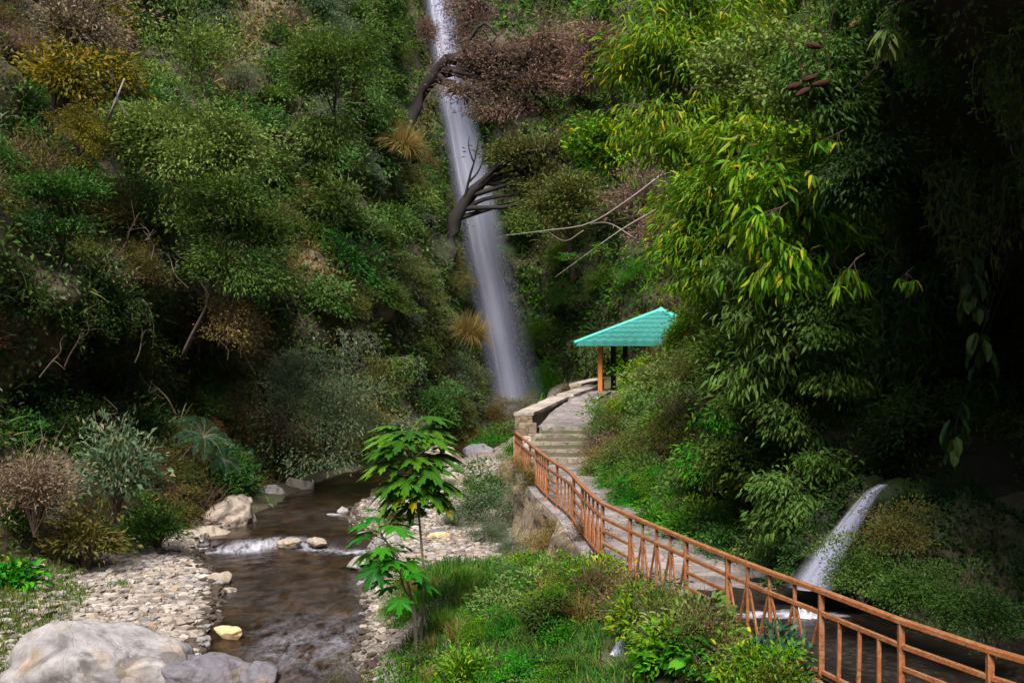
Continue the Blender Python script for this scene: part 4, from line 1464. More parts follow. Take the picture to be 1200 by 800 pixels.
# ------------------------------------------------------------------ trees and plants one can tell apart
def tree(name, base, cc, rad, mat, label, cat='tree', geo='bush', ncl=150, nl=40, L=.17, W=.08, cr=.42, tpl='rhomb', droop=.3, tr=.16, bark_=None, bend=(0, 0, 0), gap=.5, seed=1, limbs=16, crown='crown', mats=None, twigs=120, group=None, up=.7, path=None, lobes=0):
    base, cc, rad = np.asarray(base, float), np.asarray(cc, float), np.asarray(rad, float)
    r = tag(empty(name, base), label, cat, group, 'thing')
    off = cc - base
    if lobes:
        lr = np.random.default_rng(seed + 500)
        cen = []
        for k in range(lobes):
            d = unit(lr.normal(size=3) * (1, .8, 1.)) * lr.uniform(.35, .78) * rad
            f = lr.uniform(.36, .58)
            cen.append(clump_centres(max(8, int(ncl / lobes * 1.15)), rad * (f * 1.15, f, f * .72), up, gap, seed + k) + off + d)
        cen = np.concatenate(cen)
    else:
        cen = clump_centres(ncl, rad, up, gap, seed) + off
    b = MB()
    leaves_at(b, cen, off - (0, 0, rad[2] * .5), nl, cr, L, W, tpl, droop)
    for k in range(twigs):
        c = cen[rng.integers(len(cen))]
        q = c + rng.normal(size=3) * cr
        b.tube([c * .85 + off * .15, (c + q) / 2 + rng.normal(size=3) * .05, q], [tr * .14, tr * .09, tr * .03], 3, 1)
    me = b.mesh(name + '_crown', [LM[mat], TWIG if bark_ is None else bark_])
    link('crown', me, r)
    b = MB()
    t = np.linspace(0, 1, 12)
    if path is None:
        pts = off * t[:, None] * .95 + np.asarray(bend) * np.sin(t * math.pi)[:, None] + np.stack([.06 * np.sin(t * 9 + seed), .06 * np.cos(t * 8), 0 * t], -1)
    else:
        pts = spline([np.asarray(p) - base for p in path], 16)
    pts = pts + tr * .14 * rng.normal(size=pts.shape) * np.sin(np.linspace(0, math.pi, len(pts)))[:, None]
    b.tube(pts, np.linspace(tr, tr * .38, len(pts)) * rng.uniform(.85, 1.15, len(pts)), 9)
    for k in range(limbs):
        i = rng.integers(int(len(pts) * .45), len(pts))
        c = cen[rng.integers(len(cen))]
        p0 = pts[i]
        m = (p0 + c) / 2 + rng.normal(size=3) * rad * .12 + np.array([0, 0, .1])
        rr = tr * .42
        b.tube(spline([p0, p0 * .7 + m * .3, m, c], 8), np.linspace(rr, rr * .25, 8), 6)
    link('trunk', b.mesh(name + '_trunk', BARK if bark_ is None else bark_, smooth=True), r)
    return r


def Pv(*a):
    return P(*a)


# left slope
tree('tree', P(225, 330, 37), P(232, 140, 35.3), (3.0, 2.2, 3.9), 'light', 'tall leafy tree with the largest pale green crown high on the left slope', ncl=300, nl=80, L=.155, W=.065, cr=.36, tr=.10, up=.95, seed=3, lobes=12, bend=(.4, 0, 0))
tree('tree', P(215, 420, 37), P(275, 275, 34.3), (2.1, 1.6, 2.2), 'mid', 'mid green tree below the largest pale crown on the left slope', ncl=160, nl=78, L=.145, W=.06, cr=.32, tr=.08, up=.95, seed=4, lobes=8)
tree('tree', P(395, 190, 50), P(392, 95, 47), (2.1, 1.8, 3.4), 'mid', 'narrow bright tree between the largest pale crown and the buttress top', ncl=160, nl=78, L=.18, W=.07, cr=.36, tr=.08, up=.95, seed=5, lobes=9)
tree('tree', P(70, 330, 33), P(80, 245, 30.5), (1.5, 1.3, 1.1), 'mid', 'small green tree with drooping sprays at the left edge', ncl=75, nl=70, L=.14, W=.055, cr=.28, tr=.08, seed=6, lobes=5)
plant('bush', 'yellow', P(68, 120, 35), 1.5, 'yellow-leaved bush brightest of the upper left edge', 'shrub', nrm=(.8, -.5, .2), sc=(1, 1, 1.2))
plant('fine', 'yellow', P(95, 175, 34.5), 1.1, 'small yellowing bush under the brightest yellow one', 'shrub', nrm=(.8, -.5, .2))
plant('dry', 'drypink', P(72, 55, 36), 1.9, 'pinkish brown dry bush at the top left corner above the yellow one', 'shrub', nrm=(.8, -.5, .2), name='dry_shrub')
plant('mop', 'tan', P(470, 175, 57.5), 1.55, 'large tawny mop of dry grass hanging beside the waterfall top', 'grass clump', nrm=(.6, -.7, .2), name='grass_clump')
plant('mop', 'tan', P(548, 395, 57.2), 1.5, 'dry grass hummock on the tip of the buttress beside the falling water', 'grass clump', nrm=(.7, -.6, .2), name='grass_clump')
plant('fine', 'grey', P(385, 520, 40), 1.9, 'large drooping grey-green bush over the upper stream', 'shrub', sc=(1.1, 1, 1.2), nrm=(.4, -.8, .1))
plant('fine', 'grey', P(352, 455, 41), 1.5, 'grey-green bush just above the large drooping one', 'shrub', nrm=(.4, -.8, .1))
plant('bush', 'grey', P(135, 592, 27.6), 1.25, 'pale grey-green shrub with a pointed top at the foot of the left slope', 'shrub', sc=(1, 1, 1.45))
plant('fern', 'blue', P(238, 512, 33.5), 1.15, 'bluish green fern spreading fronds from the left rock', 'fern', nrm=(.6, -.7, .1), name='fern')
plant('fern', 'blue', P(262, 540, 34), .8, 'smaller drooping fern under the bluish one on the left rock', 'fern', nrm=(.6, -.7, .1), name='fern')
plant('dry', 'drypink', P(40, 610, 26), 1.35, 'brown tangled dry bush at the left edge above the green grass', 'shrub', name='dry_shrub')
plant('dry', 'tan', P(262, 395, 36), 1.15, 'tawny dead fern-like bush hanging in the shaded left slope', 'shrub', name='dry_shrub', nrm=(.7, -.6, -.3))
plant('broad', 'vivid', P(8, 700, 24), .75, 'bright green broad-leaved plant at the lower left edge', 'shrub')
plant('bush', 'mid', P(185, 640, 29.5), .95, 'green bush overhanging the blue-grey rock by the gravel bank', 'shrub')
plant('bush', 'olive', P(100, 660, 26.8), 1.1, 'olive bush standing at the back of the left gravel bank', 'shrub')
# thin pale stick
b = MB()
b.tube([P(127, 140, 33.6), P(136, 118, 33.4), P(146, 92, 33.2)], [.05, .04, .025], 6)
tag(b.build('bare_branch', TWIG_PALE, smooth=True), 'thin pale bare stick beside the largest pale green crown', 'branch', kind='thing')
for k in range(14):
    px, py = rng.uniform(10, 430), rng.uniform(120, 560)
    d = np.interp(px, [0, 200, 430], [28, 34, 44]) - .8
    a = rng.uniform(-.9, .9)
    L_ = rng.uniform(.8, 1.7)
    p0 = P(px, py, d)
    o_ = np.array([math.sin(a), -.2, math.cos(a)]) * L_
    b = MB()
    ln = spline([p0, p0 + o_ * .4 + rng.normal(size=3) * .08, p0 + o_ * .75 + rng.normal(size=3) * .1, p0 + o_], 9)
    b.tube(ln, np.linspace(.026, .007, 9), 5)
    for i in (3, 5, 6):
        b.tube(spline([ln[i], ln[i] + rng.normal(size=3) * .12 + o_ * .15, ln[i] + rng.normal(size=3) * .2 + o_ * .3], 6), np.linspace(.012, .004, 6), 4)
    tag(b.build('bare_twig', TWIG), 'thin bare forked twig sticking out of the left slope foliage', 'twig', 'bare twigs on the left slope', 'thing')
# two dark trunks leaning over the water
tree('leaning_tree', P(452, 200, 61), P(618, 88, 66), (5.6, 2.6, 4.4), 'drypink', 'dark leaning tree arching over the waterfall with a feathery pinkish brown crown', ncl=420, nl=56, L=.20, W=.07, cr=.46, tr=.52, bark_=BARK_DARK, seed=9, lobes=14, limbs=26, twigs=420, path=[P(452, 200, 61), P(470, 160, 64.5), P(484, 130, 67), P(500, 100, 67.5), P(522, 74, 67), P(548, 68, 66.6), P(580, 84, 66.4), P(620, 100, 66)])
tree('leaning_tree', P(512, 350, 60), P(640, 195, 65), (2.9, 2., 3.2), 'olive', 'dark curved tree crossing the middle of the waterfall with an olive crown', ncl=200, nl=40, L=.25, W=.10, cr=.42, tr=.5, bark_=BARK_DARK, seed=10, lobes=9, limbs=18, twigs=200, path=[P(512, 350, 60), P(524, 310, 63), P(529, 285, 65.5), P(536, 250, 65.6), P(556, 220, 65.4), P(580, 200, 65.2), P(604, 178, 65)])
b = MB()
b.tube(spline([P(514, 88, 66.8), P(530, 104, 66.5), P(540, 110, 66.4), P(549, 122, 66.3)], 9), np.linspace(.17, .05, 9), 6)
tag(b.build('bare_branch', BARK_DARK, smooth=True), 'short dark bare limb under the arching trunk in front of the falling water', 'branch', kind='thing')
b = MB()
b.tube(spline([P(543, 240, 65.4), P(551, 205, 65), P(557, 185, 64.8), P(562, 155, 64.6)], 9), np.linspace(.1, .025, 9), 5)
b.tube(spline([P(549, 214, 65.1), P(561, 200, 65), P(570, 176, 64.8)], 8), np.linspace(.08, .025, 8), 5)
b.tube(spline([P(555, 190, 64.9), P(549, 172, 64.8), P(550, 160, 64.7)], 8), np.linspace(.05, .02, 8), 5)
tag(b.build('bare_branch', BARK_DARK, smooth=True), 'thin dark bare twigs rising in front of the middle of the waterfall', 'branch', kind='thing')
tree('tree', P(720, 140, 62), P(715, 55, 58), (2.6, 2, 2.4), 'drypink', 'pinkish brown tree right of the arching one at the top', ncl=140, nl=40, L=.24, W=.09, cr=.4, tr=.2, seed=12, lobes=7)
tree('tree', P(670, 330, 60), P(668, 232, 58), (2.0, 1.5, 2.3), 'olive', 'shaded olive tree right of the waterfall above the mossy slope', ncl=130, nl=38, L=.24, W=.09, cr=.38, tr=.15, seed=13, lobes=7)
tree('tree', P(740, 260, 44), P(715, 165, 42), (1.25, 1.1, 1.3), 'yellowgreen', 'yellow-tipped leafy tree between the brown crown and the right foliage', ncl=75, nl=22, L=.26, W=.12, cr=.28, tr=.08, tpl='oval', seed=14, lobes=5)
plant('dry', 'drypink', P(752, 262, 38), 1.5, 'dead tangled grey-brown bush above the pavilion roof', 'shrub', name='dry_shrub', variant=0)
plant('dry', 'drypink', P(778, 300, 34), 1.3, 'dead brown scrub under the tangled bush near the pavilion peak', 'shrub', name='dry_shrub', variant=1)
b = MB()
for pts, r0 in (([P(590, 276, 36), P(640, 270, 35.5), P(690, 262, 35), P(735, 235, 34.5), P(775, 205, 34)], .035), ([P(650, 325, 34), P(690, 296, 33.6), P(730, 268, 33.2), P(770, 245, 33)], .03), ([P(690, 262, 35), P(715, 262, 34.6), P(745, 280, 34)], .022), ([P(640, 270, 35.5), P(662, 282, 35.2), P(684, 270, 35)], .015)):
    b.tube(spline(pts[::-1], 14), np.linspace(r0, r0 * .3, 14), 5)
n = 26
q = np.array([P(rng.uniform(655, 735), rng.uniform(285, 330), 33.5) for _ in range(n)])
q = q[np.abs((q[:, 0]) - 0) < 99]
tag(b.build('bare_branch', TWIG_PALE, smooth=True), 'long bare grey branches reaching left above the pavilion', 'branch', kind='thing')
for px, py, s, lb in ((665, 305, .55, 'thin spray of bright leaves at the tip of the long bare branch'), (706, 298, .6, 'larger spray of bright leaves midway on the long bare branch')):
    plant('spray', 'vivid', P(px, py, 33.2), s * .75, lb, 'leaf spray', name='leafy_twig', sc=(1.2, 1, .5))

for px, py, r, v, sx, lb in ((572, 12, 2.3, 0, -1, 'wispy brown twigs reaching left over the very top of the waterfall'), (566, 48, 1.9, 1, -1, 'wispy brown twigs screening the waterfall above the arching trunk'), (488, 40, 1.3, 2, .8, 'brown wisps at the left rim of the waterfall top')):
    plant('dry', 'drypink', P(px, py, 72), r, lb, 'shrub', name='dry_shrub', variant=v, nrm=(sx, -.45, .1), tilt=.95)
for px, py, Y, r, g, m, lb in (
        (262, 560, 38.5, 1.15, 'fine', 'dark', 'dark overhanging bush left of the rounded grey boulder'),
        (318, 552, 43.0, 1.25, 'bush', 'dark', 'dark bush drooping behind the rounded grey boulder'),
        (372, 552, 45.0, 1.3, 'curtain', 'dark', 'dark creeper hanging over the head of the upper stream'),
        (420, 548, 46.5, 1.3, 'fine', 'dark', 'dark bush closing off the head of the upper stream'),
        (462, 540, 48.0, 1.1, 'fine', 'olive', 'olive bush behind the papaya crown'),
        (505, 520, 51.5, 1.2, 'fine', 'dark', 'dark bush at the foot of the buttress tip'),
        (545, 505, 56, 1.2, 'fine', 'tan', 'tawny bush left of the upper channel'),
        (568, 522, 52, 1.0, 'bush', 'vivid', 'green bush in the upper channel below the waterfall'),
        (590, 505, 56, 1.1, 'bush', 'mid', 'green bush before the waterfall foot'),
        (545, 588, 37, .8, 'bush', 'mid', 'leafy green bush at the right edge of the dry bed'),
        (470, 575, 42.5, .7, 'bush', 'olive', 'olive bush on the bar right of the upper stream'),
        (205, 600, 33.5, .9, 'fine', 'olive', 'olive bush hanging over the low brown ledge rock')):
    plant(g, m, P(px, py, Y) - (0, 0, r * .7), r, lb, 'shrub', nrm=(.5, -.8, .1), name='creeper' if g == 'curtain' else None, yaw=(.4, -.9, 0) if g == 'curtain' else None, tilt=0)

# right foliage
tree('tree', P(930, 330, 25), P(812, 95, 24), (2.15, 1.9, 2.6), 'yellowgreen', 'sunlit yellow-green tree with long narrow leaves hanging in front of the right wall', geo='spray', ncl=560, nl=36, L=.20, W=.038, cr=.26, tpl='lance', droop=.9, tr=.12, seed=15, lobes=14, twigs=150, gap=.75, up=.95)
tree('tree', P(960, 420, 24), P(862, 250, 22), (1.5, 1.3, 1.7), 'yellowgreen', 'lower yellow-green tree of long leaves hanging above the pavilion side', geo='spray', ncl=420, nl=36, L=.18, W=.038, cr=.24, tpl='lance', droop=.8, tr=.09, seed=16, lobes=10, gap=.7, up=.95)
tree('tree', P(1010, 390, 19), P(930, 240, 17.5), (1.15, .9, 1.75), 'yellowgreen', 'large-leaved branchy tree with drooping hand-like leaf fans before the dark hollow', ncl=180, nl=13, L=.26, W=.056, cr=.15, tpl='lance', droop=.9, tr=.06, seed=17, lobes=7, gap=.45, up=.95)
tree('tree', P(990, 170, 19.5), P(900, 85, 17.5), (1.05, .8, 1.35), 'light', 'small-leaved pale creeper tree high at the edge of the dark hollow', ncl=130, nl=40, L=.085, W=.055, cr=.18, tpl='oval', droop=.4, tr=.05, seed=18, lobes=6, gap=.6, up=.95)
tree('tree', P(960, 540, 24), P(885, 430, 22), (1.15, .9, 1.25), 'mid', 'mid green leafy tree hanging low on the right wall beside the pavilion bank', ncl=190, nl=50, L=.13, W=.05, cr=.22, tr=.06, seed=19, lobes=8, gap=.6, up=.95)
for px, py, Y, s, lb in ((1045, 42, 13, .42, 'star-like cluster of long green leaves on the top right branch'), (962, 210, 15.5, .42, 'fan of long pale leaves left of the dark hollow'), (990, 320, 15, .42, 'drooping fan of yellow-green leaves lit before the dark hollow'), (1056, 328, 14.5, .26, 'lone small fan of leaves hanging in the dark hollow'), (905, 255, 16.5, .45, 'fan of long leaves with yellow tips on the right foliage'), (975, 165, 15.8, .34, 'small fan of leaves under the seed pods'), (870, 180, 18, .5, 'yellow-tipped leaf fan in the middle of the right foliage')):
    b = MB()
    for k in range(5):
        c = rng.normal(size=3) * (.32, .2, .16)
        m = 9
        a = rng.uniform(0, 6.3, m)
        ax = np.stack([np.cos(a), np.sin(a) * .7, -.35 - .7 * rng.random(m)], -1)
        emit(b, 'lance', np.repeat(c[None], m, 0), ax, np.array([0, 0, 1.]) + rng.normal(size=(m, 3)) * .25, rng.uniform(.5, .8, m), rng.uniform(.11, .16, m))
        b.tube(spline([(.9, .8, .7), (.4, .3, .4), c], 7), np.linspace(.022, .008, 7), 4, 1)
    o = link('leaf_fan', b.mesh('leaf_fan', [LM['yellowgreen' if px < 1040 or py > 100 else 'light'], TWIG]))
    o.location = P(px, py, Y)
    o.scale = (s,) * 3
    tag(o, lb, 'leaves', kind='thing')
b = MB()
b.tube(spline([P(1098, -10, 13.2), P(1075, 25, 13.3), P(1045, 60, 13.5), P(1010, 95, 14), P(985, 118, 14.6)], 16), np.linspace(.016, .006, 16), 6)
tag(b.build('bare_branch', TWIG, smooth=True), 'thin bare branch slanting down before the dark hollow at top right', 'branch', kind='thing')
PODM = plain('dried_seed_pod', (.045, .02, .014), .9, .1, 30., .6)
PODT = plain('tan_seed_pod', (.22, .12, .05), .8, .2, 30., .6)
for k, (px, py, m, an, lb) in enumerate(((953, 54, PODM, .2, 'dark brown seed pod hanging alone above the others'), (931, 101, PODM, -.3, 'leftmost dark seed pod of the hanging cluster'), (949, 92, PODM, -.3, 'upper dark seed pod of the hanging cluster'), (962, 98, PODM, -.2, 'rightmost dark seed pod of the hanging cluster'), (941, 108, PODM, -.5, 'lowest dark seed pod of the hanging cluster'), (1002, 27, PODT, -.7, 'tan seed pod at the top beside the star-like leaves'))):
    V, Fc = ICO4
    b = MB()
    b.add(V * (.115, .048, .045) * (1 + .12 * fbm(V, .3, 3, k)[:, None]), Fc)
    b.tube(spline([(.09, 0, 0), (.15, .02, .06), (.2, .1, .35), (.24, .25, .9)], 10), np.linspace(.009, .006, 10), 4)
    o = link('seed_pod', b.mesh('seed_pod', m, smooth=True))
    o.location = P(px, py, 15.6)
    o.rotation_euler = (0, an, 0)
    tag(o, lb, 'seed pod', kind='thing')
# big leaves in the dark
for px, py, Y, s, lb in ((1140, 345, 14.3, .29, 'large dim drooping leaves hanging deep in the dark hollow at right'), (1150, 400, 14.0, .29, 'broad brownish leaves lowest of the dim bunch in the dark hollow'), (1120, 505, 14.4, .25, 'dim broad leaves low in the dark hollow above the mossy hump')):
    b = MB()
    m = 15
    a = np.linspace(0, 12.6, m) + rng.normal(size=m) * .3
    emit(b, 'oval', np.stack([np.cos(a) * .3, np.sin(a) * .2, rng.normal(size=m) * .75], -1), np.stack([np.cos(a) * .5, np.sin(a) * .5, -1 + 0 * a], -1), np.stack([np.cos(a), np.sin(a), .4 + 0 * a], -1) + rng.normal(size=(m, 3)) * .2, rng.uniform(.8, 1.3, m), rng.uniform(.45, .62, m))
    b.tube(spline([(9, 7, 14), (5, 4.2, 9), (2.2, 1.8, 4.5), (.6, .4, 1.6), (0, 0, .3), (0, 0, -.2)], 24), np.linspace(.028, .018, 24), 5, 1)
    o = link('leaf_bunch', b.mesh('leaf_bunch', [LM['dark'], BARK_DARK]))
    o.location = P(px, py, Y)
    o.scale = (s,) * 3
    tag(o, lb, 'leaves', kind='thing')

tree('tree', P(985, 330, 21), P(890, 165, 19.5), (1.3, 1.0, 1.6), 'yellowgreen', 'dense hanging tree of narrow leaves under the seed pods on the right wall', ncl=260, nl=24, L=.2, W=.042, cr=.2, tpl='lance', droop=.9, tr=.06, seed=25, lobes=9, up=.95)
tree('tree', P(985, 500, 20), P(905, 380, 18.6), (1.1, .8, 1.5), 'mid', 'deep green hanging tree between the leaf fans and the cascade', ncl=220, nl=26, L=.18, W=.042, cr=.18, tpl='lance', droop=.9, tr=.05, seed=26, lobes=8, up=.95)
tree('tree', P(960, 600, 20.5), P(880, 510, 20), (1.1, .7, 1.0), 'mid', 'low leafy tree leaning from the right wall above the middle railing', ncl=170, nl=40, L=.12, W=.05, cr=.18, tr=.05, seed=27, lobes=8, up=.95)
tree('tree', P(880, 480, 26), P(868, 385, 24), (.85, .8, 1.1), 'light', 'pale leafy tree hanging just right of the pavilion roof', ncl=150, nl=50, L=.13, W=.05, cr=.2, tr=.06, seed=28, lobes=8, up=.95)
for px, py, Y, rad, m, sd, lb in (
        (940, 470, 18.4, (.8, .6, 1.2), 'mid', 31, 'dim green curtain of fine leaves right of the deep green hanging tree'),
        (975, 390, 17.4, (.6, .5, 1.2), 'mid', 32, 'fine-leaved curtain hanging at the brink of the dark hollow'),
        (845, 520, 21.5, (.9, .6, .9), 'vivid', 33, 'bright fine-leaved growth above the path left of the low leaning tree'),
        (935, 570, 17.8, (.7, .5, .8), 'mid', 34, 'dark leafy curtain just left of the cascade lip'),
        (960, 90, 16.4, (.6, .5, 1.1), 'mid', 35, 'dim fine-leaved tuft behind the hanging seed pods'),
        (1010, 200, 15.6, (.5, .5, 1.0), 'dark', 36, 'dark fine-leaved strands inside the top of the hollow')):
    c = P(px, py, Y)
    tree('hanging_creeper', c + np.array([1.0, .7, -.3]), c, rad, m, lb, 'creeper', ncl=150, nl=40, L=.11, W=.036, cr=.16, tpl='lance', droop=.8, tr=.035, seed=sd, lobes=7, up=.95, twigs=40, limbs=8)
# bank right of the path
for px, py, Y, r, g, m, lb in (
        (712, 545, 33.5, .75, 'fine', 'tan', 'yellowish dry bush at the right foot of the stone steps'),
        (716, 500, 37, .85, 'bush', 'light', 'pale green shrub right of the paved ramp'),
        (742, 476, 38.5, 1.0, 'fine', 'yellowgreen', 'yellow-green shrub in front of the pavilion posts'),
        (812, 462, 38, .95, 'bush', 'light', 'bushy green shrub hiding the right half of the pavilion'),
        (752, 540, 31, .85, 'fine', 'olive', 'olive shrub on the bank left of the fallen log'),
        (745, 585, 27, .6, 'bush', 'vivid', 'bright green bush spilling onto the path below the fallen log'),
        (775, 610, 24, .6, 'bush', 'vivid', 'bright bush at the path edge between its lookalike and the dark bank'),
        (815, 618, 22.3, .6, 'bush', 'vivid', 'rounded leafy bush behind the long middle section of the railing'),
        (860, 640, 20.6, .65, 'bush', 'mid', 'green bush behind the railing left of the cascade'),
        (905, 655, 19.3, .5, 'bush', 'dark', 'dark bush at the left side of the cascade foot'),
        (835, 545, 24, .85, 'bush', 'mid', 'green bush high on the bank above the middle railing'),
        (1010, 668, 14.3, .55, 'bush', 'mid', 'leafy green plant on the mossy hump right of the cascade'),
        (1062, 690, 13.6, .55, 'fine', 'mid', 'mossy green bush behind the near railing post'),
        (1110, 700, 13.2, .6, 'fine', 'mid', 'dim green bush near the right edge behind the railing'),
        (1050, 620, 14.8, .6, 'fine', 'olive', 'olive moss cushion beside the upper cascade'),
        (1160, 720, 12.6, .55, 'fine', 'dark', 'dark low bush at the right edge behind the top rail')):
    plant(g, m, P(px, py, Y) - (0, 0, r * .6) - (.12 if Y > 20 else 0, 0, 0), r * 1.08, lb, 'shrub')
for k in range(30):
    y = 16.8 + 17.5 * (k + rng.random()) / 30
    x = path_r(y) + rng.uniform(-.05, 1.0)
    g_, m_ = [('bush', 'vivid'), ('bush', 'mid'), ('fine', 'vivid'), ('loose', 'mid'), ('bush', 'light')][rng.integers(5)]
    z = float(ground_z(np.array([x]), np.array([y]))[0])
    plant(g_, m_, (x, y, z - .1), rng.uniform(.4, .72), 'low green bush crowding the right edge of the paved walkway', 'shrub', 'low bushes along the right edge of the walkway', name='low_bush', sc=(1, 1, rng.uniform(.8, 1.3)))
b = MB()
b.tube(spline([P(758, 543, 29.5), P(768, 535, 29.2), P(778, 526, 28.9), P(790, 516, 29)], 10), [.12, .15, .16, .16, .16, .15, .15, .14, .13, .12], 10)
tag(b.build('fallen_log', BARK_DARK, smooth=True), 'short dark fallen log lodged in the bank right of the path', 'log', kind='thing')

# mossy hump the cascade runs down
V, Fc = ICO5
p = V * (1 + .22 * fbm(V, .8, 4, 6)[:, None]) * (1.25, .95, 1.75)
b = MB()
b.add(p + np.array([6.55, 15.9, -4.0]), Fc)
tag(b.build('mossy_rock', M_CLIFF_MOSS, smooth=True), 'mossy rock hump at the right side of the small cascade', 'rock', kind='thing')
n = 9000
d = rnd(n)
q = d * (1 + .22 * fbm(d, .8, 4, 6)[:, None]) * (1.28, .98, 1.78) + np.array([6.55, 15.9, -4.0]) + d * rng.random((n, 1)) * .09
b = MB()
k1, k2 = rng.integers(0, RG.shape[0] - 1, 5200), rng.integers(0, RG.shape[1], 5200)
w_ = np.abs(tt_[k2]) > .38
q2 = RG[k1, k2][w_] + (RG[k1 + 1, k2] - RG[k1, k2])[w_] * rng.random((w_.sum(), 1)) + rng.normal(size=(w_.sum(), 3)) * .035 + np.array([-.02, -.05, .03])
emit(b, 'rhomb', q2, rng.normal(size=q2.shape) * .7 + np.array([-.2, -.4, -.3]), np.array([-.3, -.7, .5]) + rng.normal(size=q2.shape) * .4, rng.uniform(.04, .10, len(q2)), rng.uniform(.025, .05, len(q2)))
emit(b, 'rhomb', q, d * .4 + rng.normal(size=(n, 3)) * .6 - (0, 0, .3), d + rng.normal(size=(n, 3)) * .4, rng.uniform(.05, .11, n), rng.uniform(.03, .055, n))
tag(b.build('moss_cover', LM['dark']), 'moss and tiny leaves covering the rocks beside the cascade', 'moss', kind='stuff')

# ------------------------------------------------------------------ banks in front
def grass_patch(n, fx, label, L=.22, mat='grass'):
    q = fx(n)
    z = ground_z(q[:, 0], q[:, 1])
    pos = np.stack([q[:, 0], q[:, 1], z - .01], -1)
    b = MB()
    m = len(q)
    ax = np.array([0, 0, 1.]) + rng.normal(size=(m, 3)) * .45
    s = rng.uniform(.5, 1.3, m)
    emit(b, 'blade', pos, ax, rng.normal(size=(m, 3)), L * s, .018 + 0 * s, 0)
    tag(b.build('grass', LM[mat]), label, 'grass', kind='stuff')


def patch_left(n):
    q = np.stack([rng.uniform(-14, -8.2, n * 2), rng.uniform(18, 27.5, n * 2)], -1)
    d, w, ys, s = st_near(q[:, 0], q[:, 1])
    e = d - w + .7 * fbm(np.c_[q, q[:, :1] * 0], 1.1, 3, 8)
    return q[(s < 0) & (e > 2.6) & (ground_z(q[:, 0], q[:, 1]) < -4)][:n]


def patch_right(n):
    q = np.stack([rng.uniform(-4, 2.4, n * 2), rng.uniform(14, 25.5, n * 2)], -1)
    d, w, ys, s = st_near(q[:, 0], q[:, 1])
    e = d - w + .5 * fbm(np.c_[q, q[:, :1] * 0], .9, 3, 8)
    return q[(s > 0) & (e > .8) & (q[:, 0] < rail_x(q[:, 1]) - .3) & (gully(q[:, 0], q[:, 1]) > .2)][:n]


grass_patch(15000, patch_left, 'short green grass at the left edge behind the largest boulder', .2)
grass_patch(19000, patch_right, 'thick green grass over the near bank between stream and railing', .26)
FG = [
    (470, 800, 16.5, .55, 'bush', 'vivid', 'bright green bush at the front bottom edge near the stream'),
    (400, 790, 17.6, .45, 'fine', 'olive', 'low olive bush at the water edge by the front'),
    (545, 770, 16.5, .5, 'loose', 'vivid', 'leafy bush in the front middle below the papaya'),
    (600, 800, 15.4, .55, 'bush', 'vivid', 'vivid low bush at the bottom right of the grassy mound'),
    (620, 700, 20, .62, 'fine', 'vivid', 'fine-leaved green bush on the bank below the retaining wall'),
    (655, 665, 21.5, .55, 'loose', 'yellowgreen', 'vivid yellow-green bush right under the railing where the wall ends'),
    (640, 625, 25, .6, 'fine', 'tan', 'dry tawny bush leaning on the retaining wall'),
    (690, 640, 22.2, .45, 'fine', 'rust', 'brown dry bush beside the vivid one under the railing'),
    (585, 730, 19, .55, 'loose', 'light', 'green bush in the middle of the near bank'),
    (650, 745, 17, .6, 'bush', 'dark', 'dark leafy bush left of the white runoff'),
    (695, 710, 17.6, .6, 'dry', 'rust', 'reddish brown tangled bush above the white runoff'),
    (740, 715, 16.6, .6, 'dry', 'tan', 'straw-brown tangled bush hanging under the railing diagonals'),
    (645, 790, 15.2, .42, 'bush', 'dark', 'dark low bush at the bottom edge left of the white runoff'),
    (800, 775, 14.4, .45, 'broad', 'mid', 'broad-leaved bush right of the white runoff at the bottom'),
    (800, 735, 14.3, .6, 'loose', 'yellowgreen', 'yellow-green bush in front of the middle railing panels'),
    (838, 760, 13.6, .55, 'broad', 'vivid', 'tall leafy bush climbing the railing right of centre'),
    (880, 770, 13.0, .5, 'loose', 'light', 'dense green bush at the bottom against the railing'),
    (905, 745, 13.0, .36, 'broad', 'blue', 'bluish-leaved plant growing through the railing'),
    (920, 800, 12.2, .42, 'bush', 'olive', 'olive bush at the bottom edge by the railing post'),
    (572, 585, 32, 1.3, 'fine', 'grey', 'large grey-green bush on the dry bed left of the retaining wall'),
    (566, 560, 35, .9, 'bush', 'mid', 'green bush behind the large grey-green one by the retaining wall'),
    (600, 640, 27.5, .5, 'fine', 'grey', 'small grey-green bush at the foot of the retaining wall'),
    (622, 600, 30.5, .6, 'fine', 'olive', 'olive bush growing out of the middle of the retaining wall'),
    (640, 655, 24.0, .55, 'loose', 'mid', 'open leafy bush hiding the lower end of the retaining wall'),
    (610, 575, 33.5, .6, 'fine', 'tan', 'tawny bush clinging to the far end of the retaining wall'),
    (668, 668, 21.2, .5, 'bush', 'olive', 'olive bush just under the kinked part of the railing'),
    (660, 690, 19.5, .5, 'bush', 'vivid', 'bright bush between the olive one and the reddish tangle'),
    (715, 690, 18.2, .45, 'loose', 'tan', 'straw-coloured bush at the railing foot above the runoff'),
    (604, 525, 40, .75, 'bush', 'vivid', 'bright green bush left of the railing head'),
    (640, 473, 52, .9, 'broad', 'vivid', 'bright broad-leaved plant behind the pale parapet cap'),
    (622, 478, 60, 1.35, 'fine', 'olive', 'olive bush at the right foot of the waterfall'),
    (580, 478, 62, 1.3, 'fine', 'tan', 'tawny bush at the left foot of the waterfall'),
    (668, 462, 55, 1.0, 'dry', 'rust', 'brown dry bush behind the curving parapet'),
]
